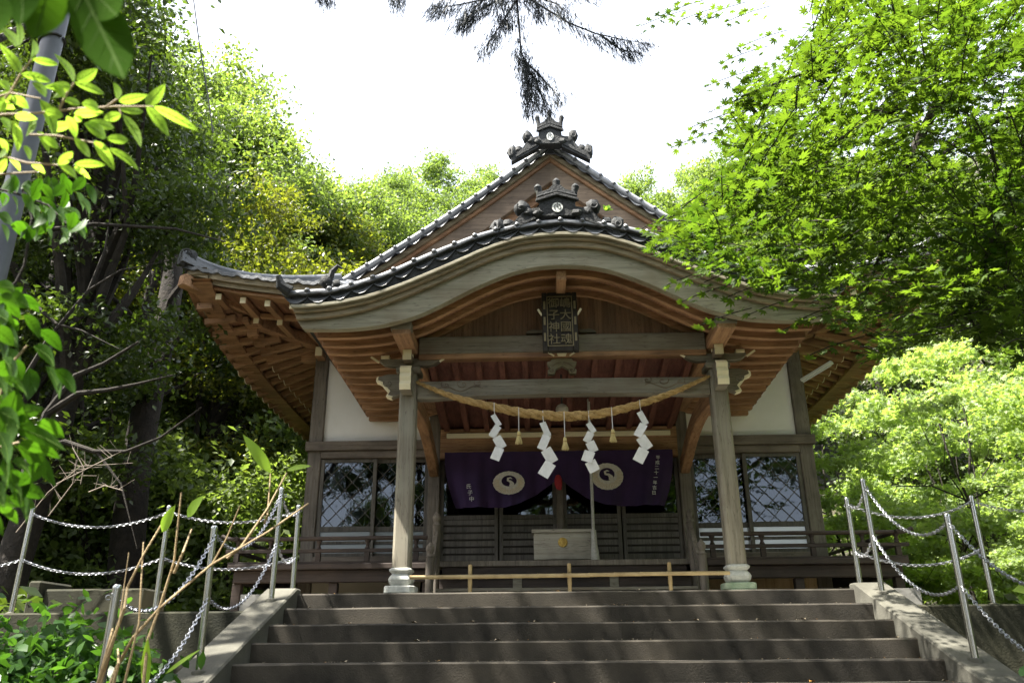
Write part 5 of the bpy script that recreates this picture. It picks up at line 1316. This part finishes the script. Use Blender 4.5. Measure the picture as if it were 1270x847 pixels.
# ------------------------------------------------------------------ drooping needle branches, top centre
PN = empty('pine_branch', at(660, -60, 4.6), 'dark drooping needle branches hanging into the sky above the gable', 'branch')
tw = [([(641, -70), (641, 0), (646, 62), (650, 76), (655, 105), (662, 135)], 1.0), ([(640, -20), (610, 5), (585, 18), (565, 30)], 1), ([(641, 0), (625, 25), (612, 45), (600, 62)], 1.1), ([(642, -10), (670, 7), (706, 29), (739, 42), (775, 50), (808, 55)], .8), ([(650, 76), (668, 92), (682, 108), (696, 122)], 1), ([(650, 80), (664, 100), (674, 125), (680, 140)], 1),
      ([(640, -10), (600, 0), (560, 8), (532, 12)], .8), ([(645, -10), (690, 5), (705, 18)], 1), ([(620, -15), (590, 8), (578, 28)], 1.1), ([(400, -60), (400, -8), (408, 0)], .8), ([(390, -40), (392, -4)], .7), ([(490, -60), (488, -8), (495, 2)], .9), ([(655, -30), (665, 8), (672, 20)], 1), ([(628, -30), (622, 10), (630, 30)], 1.1), ([(745, 44), (770, 62), (790, 66)], .9), ([(652, 78), (654, 110), (655, 140)], .8), ([(700, 0), (735, -10), (760, -25)], .6), ([(560, -40), (555, -5), (540, 8)], .8)]
b = MB(); NV, NF = [], []
for pl, dn in tw:
    pts = [at(x, y, 4.6+.12*math.sin(x*.05)) for x, y in pl]; b.tube(pts, [.010*(1-.8*i/(len(pts)-1)) for i in range(len(pts))], 5)
    L = sum((pts[i+1]-pts[i]).length for i in range(len(pts)-1)); vis = int(L*430*dn)
    for k in range(vis):
        u = rnd.random()**.85; f = u*(len(pts)-1); i = min(int(f), len(pts)-2); p = pts[i].lerp(pts[i+1], f-i); d0 = (pts[i+1]-pts[i]).normalized()
        # small side shoot carrying a pair of needles
        s_ = p+Vector((rnd.gauss(0, .035), rnd.gauss(0, .035), -abs(rnd.gauss(0, .03))))
        for h in range(2):
            nd = (d0*.6+Vector((rnd.gauss(0, .32), rnd.gauss(0, .35), -1.05))).normalized()*rnd.uniform(.045, .11); w = Vector((rnd.uniform(-1, 1), rnd.uniform(-1, 1), 0)).normalized()*.0022
            k0 = len(NV); m_ = s_+nd*.5+Vector((rnd.gauss(0, .006), 0, 0)); NV += [s_-w, s_+w, m_+w*.8, m_-w*.8, s_+nd]; NF += [(k0, k0+1, k0+2), (k0, k0+2, k0+3), (k0+3, k0+2, k0+4)]
b.build('twigs', M['bark'], PN, smooth=True); fast('needles', np.array(NV), np.array(NF), M['needle'], PN)
# ------------------------------------------------------------------ near plants on the left
def bladeleaf(mb, base, tip, w, nrm, curl=.12, fold=.18, m_=7):
    base, tip = Vector(base), Vector(tip); d = tip-base; L = d.length; d.normalize(); s = d.cross(Vector(nrm)).normalized(); n = s.cross(d)
    vs = []
    for k in range(m_+1):
        t = k/m_; ww = w*.5*2.95*max(t, .004)**.65*max(1-t, .002)**.95; c = base+d*(L*t)-n*(curl*L*math.sin(math.pi*t)*-.5+curl*L*t*t*.5)
        vs += [c-s*ww+n*fold*ww, c, c+s*ww+n*fold*ww]
    fs = []
    for k in range(m_):
        for j in range(2): fs.append((k*3+j, k*3+j+1, (k+1)*3+j+1, (k+1)*3+j))
    mb.add(vs, fs)
    return vs, L
def veins(mb, vs, L, m_=7):
    cs = [vs[k*3+1] for k in range(m_+1)]; mb.tube(cs, [L*.008]*m_+[L*.003], 4, False)
    for k in range(1, m_-1):
        for e in (0, 2):
            a = vs[k*3+1]; z_ = vs[(k+1)*3+e]; mb.tube([a, a.lerp(z_, .85)], [L*.004, L*.0015], 3, False)
def leafplant(name, lab, cat, lst, org, sc, Y, mat, wsc=1.0, stems=(), stemr=.002, smat='drystem', yj=.06, face=False):
    o = empty(name, at(org[0]+20, org[1]+100, Y), lab, cat); b = MB(); vb = MB()
    for (x0, y0, x1, y1, w) in lst:
        Ya = Y+rnd.uniform(-yj, yj); p = at(org[0]+x0/sc, org[1]+y0/sc, Ya); q = at(org[0]+x1/sc, org[1]+y1/sc, Ya+rnd.uniform(-.03, .03)*Y)
        nrm = (Vector((rnd.uniform(-.35, .35), rnd.uniform(.8, 1.6), 1))).normalized()
        if face: nrm = Vector((rnd.uniform(-.3, .3), 1, .25))
        veins(vb, *bladeleaf(b, p, q, w/sc/F_PX*Y*wsc*1.05, nrm))
    lo = b.build('leaves', M[mat], o, smooth=True); vb.build('veins', M['lf_vein'], lo)
    b = MB()
    for st_ in stems: b.tube([at(org[0]+x/sc, org[1]+y/sc, Y) for x, y in st_], [stemr]*(len(st_)-1)+[stemr*.6], 6)
    if stems: b.build('stems', M[smat], o, smooth=True)
    return o
NL = [(85,295,2,180,50),(70,185,5,110,50),(75,190,70,65,45),(125,240,140,165,55),(130,240,242,262,36),(85,300,218,332,42),(130,335,200,395,46),(300,330,232,222,50),(310,325,395,280,58),(300,335,432,382,42),(285,350,182,352,50),(275,352,215,400,40),(250,400,335,425,36),(160,405,235,570,78),(330,420,410,440,52),(300,460,420,455,42),(480,400,462,335,42),(480,410,598,385,46),(590,425,668,342,62),(590,430,690,555,52),(620,430,808,530,46),(480,440,590,455,36),(490,460,415,485,46),(495,465,583,602,52),(270,470,310,560,52),(300,560,370,640,42),(380,570,467,690,58),(430,560,527,568,42),(440,600,572,690,42),(300,665,432,664,36),(235,665,297,612,42),(240,670,322,725,42),(300,675,365,722,32),(360,490,472,520,42),(340,500,440,560,62),(95,590,128,650,36),(60,500,75,615,52),(40,360,-10,325,44),(45,375,-10,400,50),(20,410,-20,450,50),(50,390,120,440,50),(0,480,52,540,50),(0,560,30,620,42),(150,530,205,622,46),(170,555,242,600,40),(40,640,82,690,36),(130,660,182,700,36),(-10,640,20,600,40),(0,420,60,440,46),(180,450,260,470,50),(60,470,150,480,46),(200,520,300,500,50),(130,470,110,560,46),(-20,700,30,640,40),(330,490,300,470,40),(210,345,270,395,48)]
NS = [[(-60,470),(0,465),(150,458),(320,440),(480,432),(620,432)],[(-40,400),(45,378),(165,400)],[(20,400),(45,370),(90,290),(130,240)],[(240,440),(270,380),(300,335)],[(120,545),(230,550),(390,580)],[(-20,625),(20,635),(110,660),(240,668)],[(-40,712),(0,705),(150,695)],[(420,440),(470,405),(480,400)],[(480,432),(490,465)]]
leafplant('nandina_shrub', 'bright yellow-green leafy sprig close to the viewer at the upper left', 'shrub', NL, (0, 0), 3.258, 1.25, 'lf_nandina', 1, NS, .0022)
BLv = [(20,110,75,68,35),(60,95,132,150,50),(80,160,137,238,48),(130,210,207,278,60),(110,265,190,330,60),(30,270,60,355,52),(95,335,95,442,66),(150,330,206,438,52),(180,340,255,418,55),(0,130,15,215,40),(20,170,62,212,40),(0,500,152,462,52),(20,520,228,602,52),(0,560,60,400,80),(120,510,212,562,60),(0,600,30,740,52),(60,590,190,720,62),(150,650,60,720,50),(40,640,112,690,50),(30,760,122,790,62),(0,790,60,842,50),(60,580,203,627,52)]
for k in range(60):
    a, c = rnd.uniform(-60, 90), rnd.uniform(60, 800); 
    if c < 560 and a > 60: a -= 60
    t = rnd.uniform(.1, 1.5); l = rnd.uniform(70, 120); BLv.append((a-20, c, a-20+l*math.cos(t), c+l*math.sin(t), rnd.uniform(40, 62)))
leafplant('broadleaf_shrub', 'broad green leaves close to the viewer at the left edge', 'shrub', BLv, (0, 330), 2.647, 1.45, 'lf_big', 1, [[(-40, 900), (-20, 600), (0, 430), (30, 330), (90, 260)], [(-20, 600), (60, 580), (120, 600)], [(-30, 200), (10, 160), (60, 100)]], .003, yj=.14)
leafplant('climber', 'dark heart-shaped leaves hanging at the very top left corner', 'climber', [(92,-30,160,108,80),(100,-25,150,25,64),(62,-30,42,52,66),(20,-30,30,35,60),(-20,-20,0,50,50)], (0, 0), 1.0, .72, 'lf_climb', 1, [[(-40,-60),(40,-40),(120,-45)]], .0015, yj=.03, face=True)
leafplant('leafy_twig', 'small dark leaves hanging beneath the bright sprig', 'twig', [(x+rnd.uniform(-8, 8), y, x+rnd.uniform(-18, 22), y+rnd.uniform(12, 26), 13) for x, y in [(rnd.uniform(0, 100), rnd.uniform(215, 285)) for _ in range(60)]], (0, 0), 1.0, 1.7, 'lf_big', 1, [[(-20, 230), (20, 240), (60, 255), (95, 290)], [(28, 235), (40, 270), (30, 330), (20, 350), (0, 366)]], .003, 'bark', yj=.2)
# dry stalks with a few green blades
DS = empty('dry_stalks', (-1.75, 3.05, -.6), 'dry straw-coloured stalks with a few green blades beside the left stair curb', 'plant')
def sp_(x, y, Y=3.0): return at(100+x/2.76, 540+y/2.76, Y)
b = MB()
for pl, r in (([(40, 1000), (60, 847), (150, 590), (160, 520), (220, 400), (310, 250)], .010), ([(200, 1000), (230, 700), (270, 590), (320, 430), (345, 195)], .009), ([(320, 470), (350, 400), (380, 320)], .008), ([(60, 960), (120, 800), (180, 690), (270, 590), (450, 440), (640, 330), (780, 232)], .009), ([(500, 420), (550, 380), (640, 250), (705, 128)], .009), ([(630, 300), (640, 270), (650, 130)], .006), ([(90, 960), (60, 847), (100, 700), (110, 660)], .010), ([(70, 847), (130, 650), (165, 400)], .005), ([(100, 900), (130, 780), (128, 730)], .009), ([(160, 1000), (150, 847), (200, 640), (215, 365)], .008), ([(450, 440), (500, 350), (545, 240)], .005)):
    pts = [sp_(x, y, 3.0+.05*math.sin(x)) for x, y in pl]; n = len(pts); r *= .72; b.tube(pts, [r*(1-.55*i/(n-1)) for i in range(n)], 7)
    for i in range(n-1):
        for q in (.35, .8):
            c_ = pts[i].lerp(pts[i+1], q); b.ball(c_, r*1.15*(1-.5*i/n), (1, 1, .6), 6)
b.build('stalks', M['drystem'], DS, smooth=True)
b = MB()
for x0, y0, x1, y1, w in ((650, 128, 556, -5, 38), (708, 118, 788, 103, 22), (365, 278, 420, 205, 36), (280, 330, 322, 238, 36), (222, 860, 229, 692, 28), (290, 815, 408, 730, 12)):
    b = MB(); bladeleaf(b, sp_(x0, y0), sp_(x1, y1, 2.95), w/2.76/F_PX*3.0*1.1, (.2, -1, .4), .05); b.build('blade', M['lf_nandina'], DS, smooth=True)

# leafless pale twigs behind the left chains
TWG = empty('dry_twigs', at(95, 600, 8.2), 'bare pale twigs lit by the sun behind the left chains', 'twigs'); b = MB()
for pl in ([(20, 660), (60, 610), (100, 578), (165, 574)], [(70, 600), (110, 580), (150, 560)], [(90, 555), (104, 580), (100, 600)], [(110, 610), (130, 602), (152, 608)], [(60, 640), (90, 600), (95, 570)]):
    pts = [at(x, y, 8.2) for x, y in pl]; b.tube(pts, [.006, .005, .004, .002][:len(pts)], 5)
    for k in range(8):
        u = rnd.random()*(len(pts)-1.01); i = int(u); p = pts[i].lerp(pts[i+1], u-i); b.tube([p, p+Vector((rnd.uniform(-.16, .16), 0, rnd.uniform(-.02, .2)))], [.0025, .0015], 4)
b.build('twigs', M['twigpale'], TWG)
# grey steel pole, hanging wire, stone blocks
pa, pb = at(77, 18, 3.3), at(17, 225, 3.3); ax = Vector(((pa.x+pb.x)/2, 3.3, 0))
t = empty('utility_pole', (ax.x, 3.3, -1.4), 'grey painted steel pole close by at the upper left', 'pole')
MB().tube([(ax.x, 3.3, -1.5), (ax.x, 3.3, 6.5)], .052, 24).build('shaft', M['pole'], t, smooth=True)
zz = at(60, 52, 3.3).z; MB().tube([(ax.x+.058*math.cos(q*.5), 3.3+.058*math.sin(q*.5), zz+.02*math.cos(q*.5)) for q in range(13)], .007, 6).build('clamp_cable', M['cable'], t, smooth=True)
b = MB(); b.tube([at(236, -60, 7), at(240, 0, 7), at(248, 60, 7), at(258, 120, 7), at(264, 165, 7)], .007, 6); tag(b.build('hanging_cable', M['cable'], smooth=True), 'thin black cable hanging from above in front of the left evergreen', 'cable')
t = empty('stone_block', (-4.7, 8.6, .3), 'low weathered stone trough on the terrace behind the left chains', 'trough')
b = MB(); b.box((-5.35, 8.4, .28), (-4.3, 8.9, .64)); b.build('basin', M['wallc'], t, bevel=.02)
b = MB(); b.box((-5.50, 8.36, .28), (-5.36, 8.94, .72)); b.build('end_slab', M['wallc'], t, bevel=.02)
# weeds on the porch ornament
for cx, cy, n, lab in ((752, 258, 20, 'larger yellow-green weed sprouting right of the porch crest plate'), (716, 262, 9, 'small yellow-green weed right beside the porch crest plate')):
    wd = MB(); c0 = at(cx, cy+4, 8.03); wo = empty('weed_tuft', c0, lab, 'weed', 'weeds on the porch ornament')
    for k in range(n):
        a = rnd.uniform(.2, 2.9); bladeleaf(wd, c0, c0+Vector((math.cos(a)*rnd.uniform(.04, .09), rnd.uniform(-.04, .03), math.sin(a)*rnd.uniform(.04, .09))), .035, (0, -1, .5), m_=4)
    wd.build('leaves', M['lf_nandina'], wo, smooth=True)
# fallen leaves and grit on the treads
V_, F_ = [], []
for k in range(650):
    i = rnd.randint(0, 9); x = rnd.uniform(SX-SW/2+.03, SX+SW/2-.03); y = LAND_Y-i*TREAD+.012+rnd.random()**2*.3; z = LAND_Z-i*RISE+.006; s_ = rnd.uniform(.003, .009) if rnd.random() < .93 else rnd.uniform(.014, .028)
    a = rnd.uniform(0, 6.28); k0 = len(V_)
    for q in range(4): V_.append((x+s_*math.cos(a+q*1.57), y+s_*.6*math.sin(a+q*1.57), z+(.010*s_/.02 if q % 2 else 0)))
    F_ += [(k0, k0+1, k0+2), (k0, k0+2, k0+3)]
mt, nt, bs = nm('fallen_leaves'); ge = nt.nodes.new("ShaderNodeNewGeometry"); rp = nt.nodes.new("ShaderNodeValToRGB"); e = rp.color_ramp.elements
e[0].color = (.22, .17, .11, 1); e[1].color = (.30, .13, .04, 1); e.new(.75).color = (.32, .28, .2, 1); e.new(.9).color = (.5, .25, .05, 1)
nt.links.new(ge.outputs["Random Per Island"], rp.inputs[0]); nt.links.new(rp.outputs[0], bs.inputs["Base Color"])
tag(fast('fallen_leaves', V_, F_, mt), 'scattered dry leaf bits on the stone steps', 'leaves', kind='stuff')
# ground cover on the slopes
cv = []
for k in range(42000):
    x = rnd.uniform(-20, 20); y = rnd.uniform(7.6, 40)
    if abs(x) < 5.0 and y < 18.5: continue
    if y < 7.6: continue
    cv.append((x, y, terr(x, y)+rnd.uniform(.02, .30)))
gc = leaves('ground_cover', cv, .24, 'leaf', M['lf_dark'], None, up_w=1.2); tag(gc, 'low dark leafy ground cover under the trees', 'ground cover', kind='stuff')
cv = []
for k in range(5000):
    s = rnd.choice((-1, 1)); x = s*rnd.uniform(2.75, 9); y = rnd.uniform(3.2, 7.1); cv.append((x, y, terr(x, y)+rnd.uniform(.0, .10)))
gc = leaves('low_weeds', cv, .07, 'narrow', M['lf_shrub'], None, up_w=.6); tag(gc, 'short weeds growing on the banks beside the stairs', 'weeds', kind='stuff')
